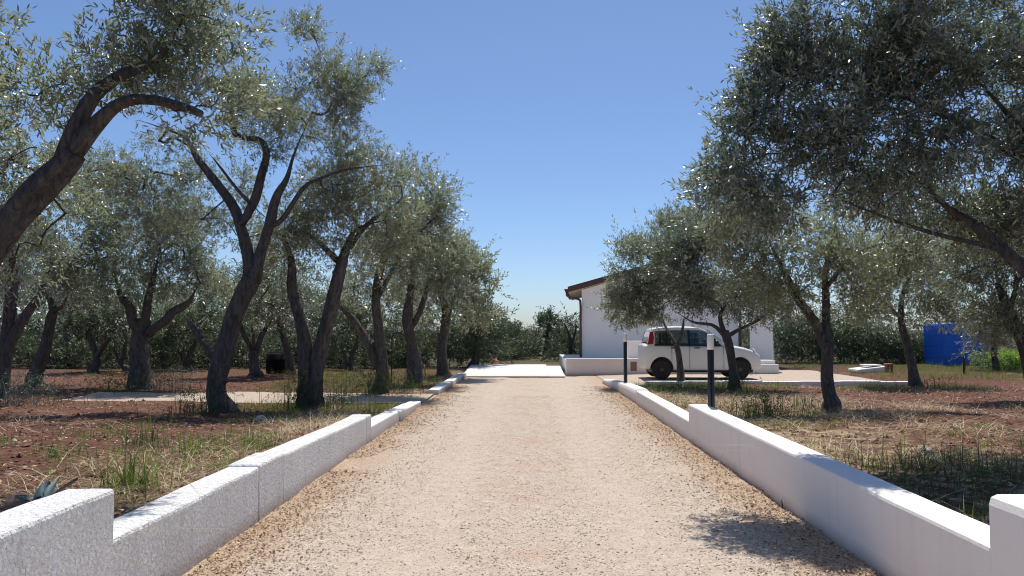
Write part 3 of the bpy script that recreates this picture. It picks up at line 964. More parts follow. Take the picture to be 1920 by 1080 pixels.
# ---- right side
tree('huge near olive crown at the right edge hanging over the driveway wall', 7.0,
     [[(2090, B, 125), (2070, 780, 104), (2045, 640, 92), (2012, 560, 74)],
      [(2020, 575, 52), (1930, 507, 38), (1880, 470, 33), (1830, 432, 28), (1780, 392, 20), (1715, 330, 13), (1640, 262, 7)],
      [(2012, 565, 50), (2010, 440, 38), (1970, 320, 28), (1880, 205, 18), (1790, 105, 9)],
      [(1880, 470, 14), (1760, 440, 11), (1640, 400, 8), (1520, 350, 5)], [(1960, 320, 26), (1800, 230, 20), (1640, 160, 13), (1500, 130, 8)],
      [(2000, 440, 34), (2070, 300, 24), (2120, 150, 14)]],
     [(1690, 110, 215, 130), (1540, 150, 95, 115), (1458, 275, 98, 98), (1850, 190, 190, 160), (1620, 310, 180, 95), (1830, 350, 130, 85, .8), (2010, 140, 150, 200),
      (1720, 230, 130, 85), (1560, 240, 95, 80), (1930, 300, 100, 90), (1700, 400, 120, 60, .7), (1500, 62, 38, 48, 0, .9), (1368, 332, 38, 58), (1422, 205, 44, 48), (1750, -70, 260, 110), (1452, 150, 32, 38, 0, .8), (1415, 385, 62, 42)],
     'olive_dark', 4.0)
tree('olive with a stout forked trunk on the dry strip right of the bollard', 12.0,
     [[(1560, B, 46), (1553, 740, 36), (1552, 690, 33), (1548, 640, 34)], [(1549, 650, 29), (1525, 600, 27), (1496, 560, 23), (1470, 510, 18), (1450, 470, 12), (1428, 425, 6)],
      [(1550, 650, 27), (1547, 590, 23), (1547, 530, 18), (1556, 470, 12), (1572, 400, 7)], [(1548, 540, 12), (1600, 480, 10), (1670, 450, 6)]],
     [(1400, 430, 80, 75), (1500, 430, 110, 85), (1600, 480, 100, 75), (1480, 520, 60, 34), (1610, 565, 55, 42), (1378, 400, 44, 58), (1690, 480, 80, 65), (1420, 500, 55, 45), (1650, 545, 60, 40), (1470, 555, 46, 26)],
     'olive_warm', 2.9)
tree('olive with a leaning trunk at the end of the low kerb', 19.6,
     [[(1716, B, 34), (1711, 690, 26), (1700, 650, 23), (1690, 610, 21), (1692, 560, 14), (1708, 515, 8)], [(1692, 600, 10), (1660, 565, 8), (1630, 540, 5)]],
     [(1700, 540, 75, 52), (1640, 560, 55, 45), (1755, 560, 52, 42), (1690, 590, 48, 26), (1710, 485, 80, 45), (1640, 500, 60, 45), (1780, 510, 50, 40)], 'olive', 2.9)
tree('olive at the right edge with its trunk slanting out of the picture', 14.6,
     [[(1950, B, 52), (1928, 680, 38), (1906, 612, 31), (1889, 572, 26), (1868, 530, 15)], [(1890, 580, 16), (1905, 540, 12), (1900, 490, 7)]],
     [(1860, 515, 82, 60), (1795, 500, 75, 55), (1925, 530, 60, 80), (1855, 585, 44, 35), (1900, 430, 60, 50), (1840, 440, 90, 50), (1930, 470, 60, 60), (1850, 600, 40, 30), (1905, 600, 42, 36)], 'olive_warm', 2.8)
tree('olive with a bent trunk and a long right limb standing before the car bonnet', 18.4,
     [[(1376, B, 32), (1373, 690, 25), (1368, 650, 24), (1360, 622, 21)], [(1362, 632, 15), (1350, 602, 12), (1356, 580, 9), (1372, 560, 5)],
      [(1364, 630, 13), (1400, 611, 9), (1440, 590, 7), (1482, 568, 4)], [(1361, 632, 14), (1335, 609, 9), (1300, 604, 7), (1268, 585, 4)]],
     [(1330, 515, 85, 65), (1400, 535, 62, 42), (1297, 470, 60, 64), (1450, 560, 50, 26), (1350, 440, 60, 60), (1310, 555, 60, 26), (1390, 570, 40, 20)], 'olive_dark', 4.2)
tree('slim olive standing in front of the car rear door', 20.2,
     [[(1277, B, 21), (1273, 670, 15), (1268, 645, 14)], [(1268, 650, 10), (1256, 626, 8), (1246, 608, 6), (1238, 580, 4)], [(1270, 648, 10), (1279, 620, 8), (1284, 585, 5)]],
     [(1200, 540, 46, 42), (1225, 490, 52, 62), (1270, 432, 44, 38), (1270, 540, 55, 36), (1168, 568, 26, 36), (1190, 585, 44, 30), (1235, 572, 40, 20), (1180, 520, 34, 40)], 'olive', 4.4)
tree('dark olive trunk between the house and the white outbuilding', 29.5,
     [[(1416, B, 22), (1414, 620, 18), (1412, 575, 12)]], [(1410, 545, 50, 34), (1450, 560, 35, 28)], 'wood_leaf', 2.6, group='trees beyond the parking')
tree('thin olive at the right end of the blue tank', 26.5,
     [[(1867, B, 17), (1863, 650, 14), (1868, 600, 8)]], [(1856, 600, 42, 34), (1845, 650, 20, 28), (1885, 580, 40, 40)], 'olive', 2.6, group='trees beyond the parking')
tree('round-headed tree rising behind the middle of the white ramp', 41,
     [[(1022, B, 18), (1024, 650, 12), (1028, 610, 6)]], [(1028, 612, 28, 26), (1008, 648, 42, 30), (1052, 645, 34, 32), (1020, 675, 66, 24), (975, 670, 30, 22)], 'wood_leaf', 4.0, group='trees beyond the ramp')
tree('sparse twiggy tree against the left corner of the house', 34,
     [[(1068, B, 14), (1070, 650, 10), (1066, 625, 6), (1058, 605, 3)], [(1070, 650, 8), (1080, 620, 5), (1078, 600, 3)]], [(1072, 615, 18, 18, 0, .45), (1075, 660, 26, 26, 0, .9), (1052, 660, 28, 24)], 'wood_leaf', 2.4, group='trees beyond the ramp')

# ------------------------------------------------------------------ background woods and hedges
def foliage_mass(name, boxes, mat, ls, seed, wr=.34, cut=-1.0):
    r = np.random.default_rng(seed)
    O, Dd = [], []
    for (x0, x1, y0, y1, z0, z1, n) in boxes:
        q = np.stack([r.uniform(x0, x1, n), r.uniform(y0, y1, n), np.zeros(n)], 1)
        top = z0 + (z1 - z0) * (.30 + .70 * vnoise(q[:, 0], q[:, 1] * .3, .45, seed)) * (.85 + .15 * vnoise(q[:, 0], q[:, 1], 1.7, seed + 1))
        q[:, 2] = z0 + (top - z0) * r.random(n) ** .75
        kp = vnoise(q[:, 0], q[:, 1] * .4, .28, seed + 4) * .6 + vnoise(q[:, 0], q[:, 1] * .5, .8, seed + 6) * .4 > cut
        q = q[kp]; n = len(q)
        O.append(q)
        d = r.normal(size=(n, 3)); d[:, 2] += .6
        Dd.append(nrm(d))
    O = np.concatenate(O); Dd = np.concatenate(Dd)
    V, T, rn = leaves(O, Dd, ls * r.uniform(1.3, 2.6, len(O)), 8, ls, wr, r)
    return mk(name, V, tris=T, mat=M[mat], rnd=rn)
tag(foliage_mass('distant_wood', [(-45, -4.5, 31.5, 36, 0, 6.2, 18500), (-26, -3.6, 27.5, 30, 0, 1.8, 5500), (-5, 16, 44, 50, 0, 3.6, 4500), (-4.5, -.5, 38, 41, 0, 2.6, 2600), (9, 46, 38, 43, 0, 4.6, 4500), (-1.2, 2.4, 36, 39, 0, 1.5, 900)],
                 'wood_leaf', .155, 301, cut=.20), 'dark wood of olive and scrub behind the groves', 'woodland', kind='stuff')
hd = empty('hedge', (13.5, 33, 0))
tag(hd, 'dense dark green hedge behind the parking, left of the blue tank', 'hedge')
bpy.context.view_layer.update()
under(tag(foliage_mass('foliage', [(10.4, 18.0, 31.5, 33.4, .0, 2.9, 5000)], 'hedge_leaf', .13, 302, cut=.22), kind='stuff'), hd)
lb = empty('lime_bush', (P(1900, 690, 27.5)[0], 27.5, .05))
tag(lb, 'bright lime green bush at the right edge beside the blue tank', 'bush')
bpy.context.view_layer.update()
lx = P(1900, 690, 27.5)[0]
under(tag(foliage_mass('foliage', [(lx - 1.0, lx + 1.6, 27, 28.3, .0, 1.75, 1500)], 'lime_leaf', .11, 303), kind='stuff'), lb)

# ------------------------------------------------------------------ bollards
def lathe(name, prof, mat, parent=None, sides=20, smooth=True, loc=None):
    bm = bmesh.new()
    rings = []
    for (r_, z) in prof:
        rings.append([bm.verts.new((r_ * math.cos(2 * math.pi * k / sides), r_ * math.sin(2 * math.pi * k / sides), z)) for k in range(sides)])
    for a, b in zip(rings[:-1], rings[1:]):
        for k in range(sides): bm.faces.new((a[k], a[(k + 1) % sides], b[(k + 1) % sides], b[k]))
    bm.faces.new(rings[0][::-1]); bm.faces.new(rings[-1])
    return bm_obj(name, bm, mat, parent, smooth, loc)

def bollard(x, y, z, h, label):
    e = empty('bollard_light', (x, y, z))
    tag(e, label, 'bollard light', 'bollard lights along the right wall')
    lathe('post', [(.075, -.05), (.075, .012), (.044, .014), (.043, h - .205), (.040, h - .20)], M['black'], e)
    lathe('lamp_head', [(.040, h - .203), (.0445, h - .20), (.0445, h - .012), (.038, h)], M['lamp_white'], e)
    return e
bx, by = P(1333, 700, 10.15)[0], 10.15
bollard(bx, by, float(soil(bx, by)) - .03, 1.44 - float(soil(bx, by)) + .03, 'black bollard with white head at the step in the right wall, nearer one')
bx2, by2 = P(1168, 700, 18.3)[0] + .06, 18.3
bollard(bx2, by2, .10, 1.31, 'black bollard with white head at the far end of the right wall, beside the house')

# ------------------------------------------------------------------ car
def car(loc, rz):
    root = empty('parked_car', loc, rz)
    tag(root, 'white compact hatchback parked sideways on the gravel before the house', 'car')
    st = [(-1.80, .36, .93, .68), (-1.79, .31, .985, .73), (-1.72, .28, 1.0, .775), (-1.5, .26, 1.005, .805), (-1.1, .25, 1.0, .815), (-.5, .23, .985, .82),
          (.2, .23, .975, .82), (.55, .23, .985, .82), (.75, .23, .985, .82), (1.0, .24, .955, .815), (1.25, .25, .915, .805), (1.48, .26, .855, .785), (1.65, .27, .785, .75), (1.76, .29, .70, .71), (1.79, .33, .63, .67)]
    bm = bmesh.new(); rings = []
    for (x, zb, zt, wd) in st:
        h = zt - zb
        half = [(wd * .86, zb), (wd * .965, zb + .05), (wd * .99, zb + h * .28), (wd, zb + h * .52), (wd * .985, zb + h * .78), (wd * .955, zt - .035), (wd * .90, zt), (wd * .5, zt + .025)]
        pts = [(y, z) for y, z in half] + [(0, zt + .035)] + [(-y, z) for y, z in half[::-1]]
        rings.append([bm.verts.new((x, y, z)) for y, z in pts])
    for a, b in zip(rings[:-1], rings[1:]):
        for k in range(len(a) - 1): bm.faces.new((a[k], b[k], b[k + 1], a[k + 1]))
        bm.faces.new((a[-1], b[-1], b[0], a[0]))
    bm.faces.new(rings[0]); bm.faces.new(rings[-1][::-1])
    bmesh.ops.recalc_face_normals(bm, faces=bm.faces)
    body = bm_obj('body', bm, M['car_paint'], root, True)
    sub = body.modifiers.new('s', 'SUBSURF'); sub.levels = 2; sub.render_levels = 2
    cut = []
    for wx in (-1.25, 1.12):
        bmc = bmesh.new()
        bmesh.ops.create_cone(bmc, cap_ends=True, segments=40, radius1=.355, radius2=.355, depth=2.4, matrix=Matrix.Translation((wx, 0, .305)) @ Matrix.Rotation(math.pi / 2, 4, 'X'))
        c = bm_obj('wheel_arch_cutter', bmc); c.parent = root
        mo = body.modifiers.new('b', 'BOOLEAN'); mo.object = c; mo.operation = 'DIFFERENCE'; mo.solver = 'EXACT'
        cut.append(c)
    bpy.context.view_layer.update()
    dg = bpy.context.evaluated_depsgraph_get()
    me = bpy.data.meshes.new_from_object(body.evaluated_get(dg))
    body.modifiers.clear(); body.data = me
    for p in me.polygons: p.use_smooth = True
    try:
        me.set_sharp_from_angle(angle=R(35))
    except Exception:
        pass
    for c in cut: bpy.data.objects.remove(c)
    # inner dark tub and floor seen through the wheel arches
    box('underbody', -1.55, 1.55, -.62, .62, .20, .80, M['black'], root, .02)
    # cabin shell
    yb, yr = .765, .60
    prof_b = [(-1.70, 1.0), (.99, 1.0)]
    top = [(-1.66, 1.06), (-1.60, 1.32), (-1.52, 1.455), (-1.35, 1.505), (-.75, 1.535), (-.25, 1.52), (.0, 1.475), (.16, 1.41), (.46, 1.20), (.72, 1.02)]
    bm = bmesh.new()
    def yat(z): return yb + (yr - yb) * (z - 1.0) / .5
    rl, rr_, rc_ = [], [], []
    bl, br = [], []
    for (x, z) in top:
        y = yat(z)
        rl.append(bm.verts.new((x, y, z - .03))); rr_.append(bm.verts.new((x, -y, z - .03)))
        rc_.append((bm.verts.new((x, y * .82, z)), bm.verts.new((x, 0, z + .018)), bm.verts.new((x, -y * .82, z))))
        bl.append(bm.verts.new((min(max(x, -1.70), .74), yb, .97))); br.append(bm.verts.new((min(max(x, -1.70), .74), -yb, .97)))
    for i in range(len(top) - 1):
        a, b = rc_[i], rc_[i + 1]
        bm.faces.new((rl[i], rl[i + 1], b[0], a[0])); bm.faces.new((a[0], b[0], b[1], a[1])); bm.faces.new((a[1], b[1], b[2], a[2])); bm.faces.new((a[2], b[2], rr_[i + 1], rr_[i]))
    for v in [v for v in bm.verts if not v.link_faces]: bm.verts.remove(v)
    bmesh.ops.recalc_face_normals(bm, faces=bm.faces)
    bmesh.ops.solidify(bm, geom=bm.faces, thickness=.02)
    cabin = bm_obj('cabin', bm, M['car_paint'], root, True)
    try: cabin.data.set_sharp_from_angle(angle=R(40))
    except Exception: pass
    def panel(name, poly, side, mat, parent, off=.006, th=.012):
        """polygon in x,z lying on the leaning cabin side"""
        bm = bmesh.new()
        A = [bm.verts.new((x, side * (yat(z) + off + .001), z)) for x, z in poly]
        Bv = [bm.verts.new((x, side * (yat(z) + off - th), z)) for x, z in poly]
        n = len(A)
        bm.faces.new(A); bm.faces.new(Bv[::-1])
        for i in range(n): bm.faces.new((A[i], Bv[i], Bv[(i + 1) % n], A[(i + 1) % n]))
        bmesh.ops.recalc_face_normals(bm, faces=bm.faces)
        return bm_obj(name, bm, mat, parent)
    for s in (-1, 1):
        panel('rear_pillar', [(-1.70, .97), (-1.46, .97), (-1.45, 1.36), (-1.38, 1.445), (-1.52, 1.445), (-1.60, 1.30), (-1.66, 1.05)], s, M['car_paint'], root, .004, .03)
        panel('front_pillar', [(.75, .97), (.56, .985), (.40, 1.17), (.12, 1.37), (-.07, 1.425), (-.05, 1.475), (.16, 1.385), (.46, 1.175)], s, M['car_paint'], root, .004, .03)
        panel('roof_rail', [(-1.50, 1.415), (-.08, 1.427), (-.06, 1.485), (-.75, 1.51), (-1.35, 1.485), (-1.50, 1.45)], s, M['car_paint'], root, .003, .03)
        panel('door_pillar', [(-.445, 1.0), (-.375, 1.0), (-.375, 1.44), (-.445, 1.44)], s, M['black'], root, .003, .03)
        panel('door_pillar', [(-1.105, 1.0), (-1.045, 1.0), (-1.045, 1.43), (-1.105, 1.43)], s, M['black'], root, .003, .03)
        panel('belt_seal', [(-1.47, .98), (.57, .98), (.55, 1.015), (-1.47, 1.03)], s, M['black'], root, .005, .03)
        panel('side_window', [(-1.46, 1.04), (-1.10, 1.02), (-1.10, 1.40), (-1.36, 1.41), (-1.44, 1.36)], s, M['glass'], root)
        panel('side_window', [(-1.05, 1.02), (-.44, 1.01), (-.44, 1.435), (-1.05, 1.42)], s, M['glass'], root)
        panel('side_window', [(-.38, 1.01), (.50, 1.01), (.37, 1.18), (.10, 1.365), (-.07, 1.42), (-.38, 1.435)], s, M['glass'], root)
        # tail lamp, handles, mirror, lamps
        panel('tail_lamp', [(-1.675, 1.01), (-1.50, 1.03), (-1.475, 1.22), (-1.50, 1.38), (-1.585, 1.38), (-1.63, 1.22)], s, M['red_lens'], root, .012, .05)
        for hx in (-.70, .12 - .22 + .10):
            h = box('door_handle', hx - .28, hx - .10, -.015, .015, .90, .93, M['black'], root, .006)
            h.location = (0, s * .822, 0)
        m_ = lathe('mirror', [(.02, -.06), (.075, -.05), (.088, 0), (.08, .05), (.03, .075)], M['black'], root)
        m_.location = (.40, s * .86, 1.06); m_.scale = (.75, 1.0, 1.0)
        hl = lathe('headlight', [(.02, -.02), (.12, 0), (.11, .03), (.03, .045)], M['clear_lens'], root)
        hl.rotation_euler = (0, R(62), s * R(32)); hl.location = (1.60, s * .64, .80); hl.scale = (1.0, .8, .6)
        fg = lathe('fog_recess', [(.02, -.02), (.09, 0), (.085, .02), (.03, .025)], M['black'], root)
        fg.rotation_euler = (0, R(88), s * R(40)); fg.location = (1.70, s * .60, .50); fg.scale = (.8, 1.1, 1)
        rf = lathe('bumper_reflector', [(.02, -.02), (.085, 0), (.08, .02), (.03, .03)], M['black'], root)
        rf.rotation_euler = (0, R(-88), -s * R(40)); rf.location = (-1.725, s * .66, .47)
        bx_ = box('sill', -.78, .80, -.012, .012, .21, .27, M['rubber'], root, .004); bx_.location = (0, s * .775, 0)
        for dx in (-.95, -.41, .62):
            dl = box('door_seam', dx - .004, dx + .004, -.004, .004, .32, .97, M['rubber'], root, 0)
            dl.location = (0, s * .8165, 0)
    for sx_, sy_ in ((-.12, -.34), (-.12, .34), (-.98, -.38), (-.98, .0), (-.98, .38)):
        bm = bmesh.new(); box_bm(bm, sx_ - .07, sx_ + .05, sy_ - .20, sy_ + .20, .96, 1.20, .04)
        bm_obj('seat_back', bm, M['rubber'], root)
        bm = bmesh.new(); box_bm(bm, sx_ - .06, sx_ + .02, sy_ - .11, sy_ + .11, 1.22, 1.36, .03)
        bm_obj('headrest', bm, M['rubber'], root)
    box('dashboard', .30, .66, -.62, .62, .96, 1.06, M['black'], root, .03)
    def quad_panel(name, pts, mat):
        bm = bmesh.new()
        vs = [bm.verts.new(p) for p in pts]
        f = bm.faces.new(vs)
        bmesh.ops.recalc_face_normals(bm, faces=bm.faces)
        r_ = bmesh.ops.extrude_face_region(bm, geom=[f])
        nv = f.normal.copy() * .012
        for v in [g for g in r_['geom'] if isinstance(g, bmesh.types.BMVert)]: v.co += nv
        bmesh.ops.recalc_face_normals(bm, faces=bm.faces)
        return bm_obj(name, bm, mat, root)
    quad_panel('windscreen', [(.70, -.66, 1.055), (.70, .66, 1.055), (.175, .55, 1.425), (.175, -.55, 1.425)], M['glass'])
    quad_panel('rear_window', [(-1.675, -.56, 1.08), (-1.675, .56, 1.08), (-1.555, .50, 1.42), (-1.555, -.50, 1.42)], M['glass'])
    for wx in (-1.25, 1.12):
        for s in (-1, 1):
            we = empty('wheel', (wx, s * .70, .295)); we.parent = root
            we.rotation_euler = (s * R(-90), 0, 0)
            lathe('tyre', [(.19, -.085), (.25, -.09), (.285, -.075), (.297, -.03), (.297, .03), (.285, .075), (.25, .09), (.19, .085)], M['rubber'], we, 36)
            lathe('rim', [(.192, .05), (.192, .088), (.17, .07), (.12, .055), (.06, .085), (.02, .09)], M['rim'], we, 24)
    # light aerial and roof
    pipe('aerial', [(-.10, 0, 1.50), (-.18, 0, 1.60), (-.28, 0, 1.72)], .005, M['black'], root, 5)
    return root
CX = (P(1208, 640, 21.8)[0] + P(1433, 640, 21.8)[0]) / 2
car((CX, 22.65, .085), R(-1.0)).scale = (.925, .95, .98)

# ------------------------------------------------------------------ right-hand background objects
tk = P(1800, 690, 30.6)
tank = empty('water_tank', (tk[0], 30.6, .03))
tag(tank, 'big blue plastic water tank under the trees on the right', 'tank')
bm = bmesh.new()
box_bm(bm, -1.02, 1.06, -.75, .75, 0, 1.70, .07)
for v in bm.verts:
    if v.co.z > 1.2: v.co.z += .05 * (v.co.x + 1.0)
bm_obj('tank_body', bm, M['blue'], tank, False)
for zz in (.42, .86, 1.30):
    box('band', -1.028, 1.068, -.758, .758, zz - .025, zz + .025, M['blue'], tank, .006)
lathe('tank_lid', [(.26, 1.74), (.28, 1.76), (.28, 1.84), (.22, 1.87)], M['black'], tank, 24)

sp = P(1808, 700, 24.5)
so = empty('standpipe', (sp[0], 24.5, float(gh(sp[0], 24.5))))
tag(so, 'dark iron standpipe with a pale bent hose end before the blue tank', 'standpipe')
lathe('post', [(.038, -.1), (.038, .56), (.026, .60)], M['iron'], so, 10)
pipe('hose', [(0, 0, .62), (.0, 0, .74), (.05, 0, .88), (.14, 0, .98), (.24, 0, 1.0)], .014, M['hose'], so)

wp = P(1636, 698, 25.0)
ws = empty('concrete_cover', (wp[0], 25.2, float(gh(wp[0], 25.2)) - .01))
tag(ws, 'pale concrete well cover lying in the grass beyond the parking', 'cover')
bm = bmesh.new(); box_bm(bm, -.55, .42, -.4, .4, 0, .22, .05)
for v in bm.verts:
    if v.co.x < -.3 and v.co.z > .1: v.co.z -= .10
bm_obj('slab', bm, M['concrete'], ws, False)
box('lid', -.22, .28, -.25, .25, .222, .26, M['concrete'], ws, .015)
op = P(1666, 698, 24.8)
bp = empty('terracotta_block', (op[0], 24.8, float(gh(op[0], 24.8)) - .01))
tag(bp, 'upright orange terracotta hollow block beside the concrete well cover', 'brick')
bm = bmesh.new()
box_bm(bm, -.10, .10, -.12, .12, 0, .30, .01)
bm_obj('block', bm, M['tile'], bp)
for hx in (-.05, .05):
    for hz in (.08, .15, .22):
        box('hole', hx - .03, hx + .03, -.1225, -.119, hz - .02, hz + .02, M['rubber'], bp, 0)

# low kerb in front of the parking on the right
kr = empty('kerb_run', (6.5, 19.95, 0))
tag(kr, 'long low white kerb between the red soil and the parking on the right', 'kerb')
bpy.context.view_layer.update()
kx = np.linspace(3.0, P(1722, 718, 20.0)[0], 8)
for i in range(7):
    bm = bmesh.new(); box_bm(bm, kx[i] + .006, kx[i + 1] - .006, 19.90, 20.15, -.1, .17 + .008 * (i % 3), .015)
    under(bm_obj('kerb_block', bm, M['concrete']), kr)

# orange scrap, stake, hoop, black drum on the left background
tp = P(930, 682, 28.8)
t_ = empty('roof_tile', (tp[0], 28.75, .2), R(20))
tag(t_, 'orange terracotta tile lying on the back edge of the white ramp', 'tile')
bm = bmesh.new(); pr = [(-.22 + .44 * k / 8, .12 * math.sin(math.pi * k / 8)) for k in range(9)]
A = [bm.verts.new((x, -.14, z + .03)) for x, z in pr]; Bv = [bm.verts.new((x * .8, .16, z + .12)) for x, z in pr]
A2 = [bm.verts.new((x, -.14, z)) for x, z in pr]; B2 = [bm.verts.new((x * .8, .16, z + .09)) for x, z in pr]
for k in range(8):
    bm.faces.new((A[k], A[k + 1], Bv[k + 1], Bv[k])); bm.faces.new((A2[k + 1], A2[k], B2[k], B2[k + 1]))
    bm.faces.new((A[k + 1], A[k], A2[k], A2[k + 1])); bm.faces.new((Bv[k], Bv[k + 1], B2[k + 1], B2[k]))
bm.faces.new((A[0], Bv[0], B2[0], A2[0])); bm.faces.new((A[8], A2[8], B2[8], Bv[8]))
bmesh.ops.recalc_face_normals(bm, faces=bm.faces)
bm_obj('tile', bm, M['tile'], t_)

def stick(name, a, b, r0, r1, mat, label, cat, mid=None):
    a = np.array(a, float); b = np.array(b, float)
    m = (a + b) / 2 + (np.array(mid) if mid is not None else 0)
    c = catmull(np.array([a, m, b]), 5)
    V, q, T = tube_arrays(c, np.linspace(r0, r1, len(c)), 7, .08, 5)
    return tag(mk(name, V, tris=T, quads=q, mat=mat, smooth=True), label, cat)
s0 = P(801, 706, 21.5)
stick('wooden_stake', (s0[0], 21.5, .02), tuple(P(795, 684, 21.5)), .028, .022, M['rock'], 'short orange wooden stake in the shade below the dark-trunked olive', 'stake')
hx0, hx1 = P(734, 690, 21.0), P(757, 690, 21.0)
pipe_o = pipe('pipe_hoop', [(hx0[0], 21.0, .02), (hx0[0] + .01, 21, .8), (hx0[0] + .02, 21, 1.30), (hx0[0] + .14, 21, 1.42), (hx0[0] + .3, 21.1, 1.44), (hx0[0] + .38, 21.2, 1.35), (hx0[0] + .40, 21.2, .05)], .018, M['black'])
tag(pipe_o, 'thin black pipe bent into a hoop between the olive trunks', 'hoop')
dp = P(517, 700, 24.6)
dr = empty('black_drum', (dp[0], 24.6, float(gh(dp[0], 24.6))))
tag(dr, 'squat black drum in deep shade between olive trunks', 'drum')
M['drum'] = plain('black_drum_plastic', (.004, .004, .0045), .85, .2)
lathe('drum_body', [(.26, 0), (.30, .03), (.31, .2), (.33, .22), (.31, .24), (.31, .42), (.33, .44), (.31, .46), (.30, .62), (.24, .66)], M['drum'], dr, 24)
lathe('drum_lid', [(.23, .655), (.24, .67), (.22, .69)], M['drum'], dr, 24)

stick('dry_stalk', (2.04, 8.5, .0), (2.115, 8.45, .17), .006, .004, M['dry_stick'], 'pale dry stalk leaning against the foot of the right wall', 'stalk', (.0, 0, .02))
stick('dead_twig', (2.04, 6.5, .01), (2.11, 6.56, .08), .007, .004, M['dark_stick'], 'dark bent twig sticking up at the foot of the right wall', 'twig', (.03, 0, -.04))

# ------------------------------------------------------------------ stones and ground cover
def rocks(n, pos, size, r, flat=.6):
    """octahedra knocked out of shape"""
    base = np.array([(1, 0, 0), (0, 1, 0), (-1, 0, 0), (0, -1, 0), (0, 0, 1), (0, 0, -1)], float)
    F_ = np.array([(0, 1, 4), (1, 2, 4), (2, 3, 4), (3, 0, 4), (1, 0, 5), (2, 1, 5), (3, 2, 5), (0, 3, 5)])
    V = np.repeat(base[None], n, 0) + r.normal(size=(n, 6, 3)) * .22
    a = r.uniform(0, 6.28, n); ca, sa = np.cos(a)[:, None], np.sin(a)[:, None]
    x, y = V[..., 0] * r.uniform(.8, 1.4, (n, 1)), V[..., 1] * .85
    V[..., 0], V[..., 1] = x * ca - y * sa, x * sa + y * ca
    V[..., 2] *= flat * r.uniform(.6, 1.2, (n, 1))
    V = V * size[:, None, None] + pos[:, None]
    T = ((np.arange(n) * 6)[:, None, None] + F_[None]).reshape(-1, 3)
    return V.reshape(-1, 3), T, np.repeat(r.random(n), 6)

r = np.random.default_rng(11)
n = 36000
yy = 3.6 + 14 * r.random(n) ** 1.9
xx = r.uniform(-2.08, 2.08, n)
keep = r.random(n) < .35 + .65 * sstep(.12, .4, np.abs(np.abs(xx) - .78))
xx, yy = xx[keep], yy[keep]; n = len(xx)
pz = drive_z(xx, yy)
sz = r.uniform(.0035, .0085, n) * (1 + .5 * (r.random(n) > .97))
V, T, rn = rocks(n, np.stack([xx, yy, pz + sz * .25], 1), sz, r)
tag(mk('gravel', V, tris=T, mat=M['pebble'], rnd=rn), 'loose beige gravel chips scattered over the driveway', 'gravel', kind='stuff')

# tan litter of dry leaves drifting along both walls
n = 26000
yy = 3.6 + 17 * r.random(n) ** 1.5
off = np.abs(r.normal(size=n)) * .34
sd_ = np.where(r.random(n) < .5, -1, 1)
xx = np.where(sd_ < 0, -2.09 + off, 2.12 - off)
keep = vnoise(xx, yy, 1.3, 21) > .22
xx, yy = xx[keep], yy[keep]; n = len(xx)
o_ = np.stack([xx, yy, drive_z(xx, yy) + .006 + .012 * r.random(n)], 1)
ld = r.normal(size=(n, 3)); ld[:, 2] *= .35; ld = nrm(ld)
wv = nrm(np.cross(ld, np.array([0, 0, 1.0]) + r.normal(size=(n, 3)) * .45))
l = r.uniform(.012, .034, n)[:, None]; h = l * r.uniform(.14, .34, (n, 1))
V = np.stack([o_, o_ + ld * l * .5 + wv * h, o_ + ld * l, o_ + ld * l * .5 - wv * h], 1)
V[:, 1, 2] += .003
T = ((np.arange(n) * 4)[:, None, None] + np.array([[0, 1, 2], [0, 2, 3]])[None]).reshape(-1, 3)
tag(mk('leaf_litter', V.reshape(-1, 3), tris=T, mat=M['litter'], rnd=np.repeat(r.random(n), 4)), 'tan dry leaf litter drifted along the feet of both walls', 'litter', kind='stuff')

# soil clods
n = 19000
yy = 4 + 16 * r.random(n) ** 1.3
xx = np.where(r.random(n) < .55, -1, 1) * (2.5 + 10 * r.random(n) ** 1.2)
keep = ~((xx < 0) & (yy > 14.9) & (yy < 17.8))
xx, yy = xx[keep], yy[keep]; n = len(xx)
sz = r.uniform(.008, .024, n) * (1 + 1.2 * (r.random(n) > .97))
V, T, rn = rocks(n, np.stack([xx, yy, gh(xx, yy) + sz * .2], 1), sz, r, .75)
tag(mk('soil_clods', V, tris=T, mat=M['clod'], rnd=rn), 'reddish clods and small stones on the soil on both sides', 'clods', kind='stuff')

n = 16000
yy = 4 + 15 * r.random(n) ** 1.3
xx = np.where(r.random(n) < .5, -1, 1) * (2.45 + 8 * r.random(n) ** 1.2)
keep = ~((xx < 0) & (yy > 14.9) & (yy < 17.8))
xx, yy = xx[keep], yy[keep]; n = len(xx)
o_ = np.stack([xx, yy, gh(xx, yy) + .008], 1)
ld = r.normal(size=(n, 3)); ld[:, 2] *= .3; ld = nrm(ld)
wv = nrm(np.cross(ld, np.array([0, 0, 1.0]) + r.normal(size=(n, 3)) * .4))
l = r.uniform(.03, .07, n)[:, None]; h = l * r.uniform(.1, .16, (n, 1))
V = np.stack([o_, o_ + ld * l * .5 + wv * h, o_ + ld * l, o_ + ld * l * .5 - wv * h], 1)
V[:, 2, 2] = np.maximum(V[:, 2, 2], o_[:, 2] - .005)
T = ((np.arange(n) * 4)[:, None, None] + np.array([[0, 1, 2], [0, 2, 3]])[None]).reshape(-1, 3)
tag(mk('fallen_leaves', V.reshape(-1, 3), tris=T, mat=M['litter'], rnd=np.repeat(.15 + .85 * r.random(n), 4)), 'fallen dry olive leaves on the soil under the trees', 'fallen leaves', kind='stuff')

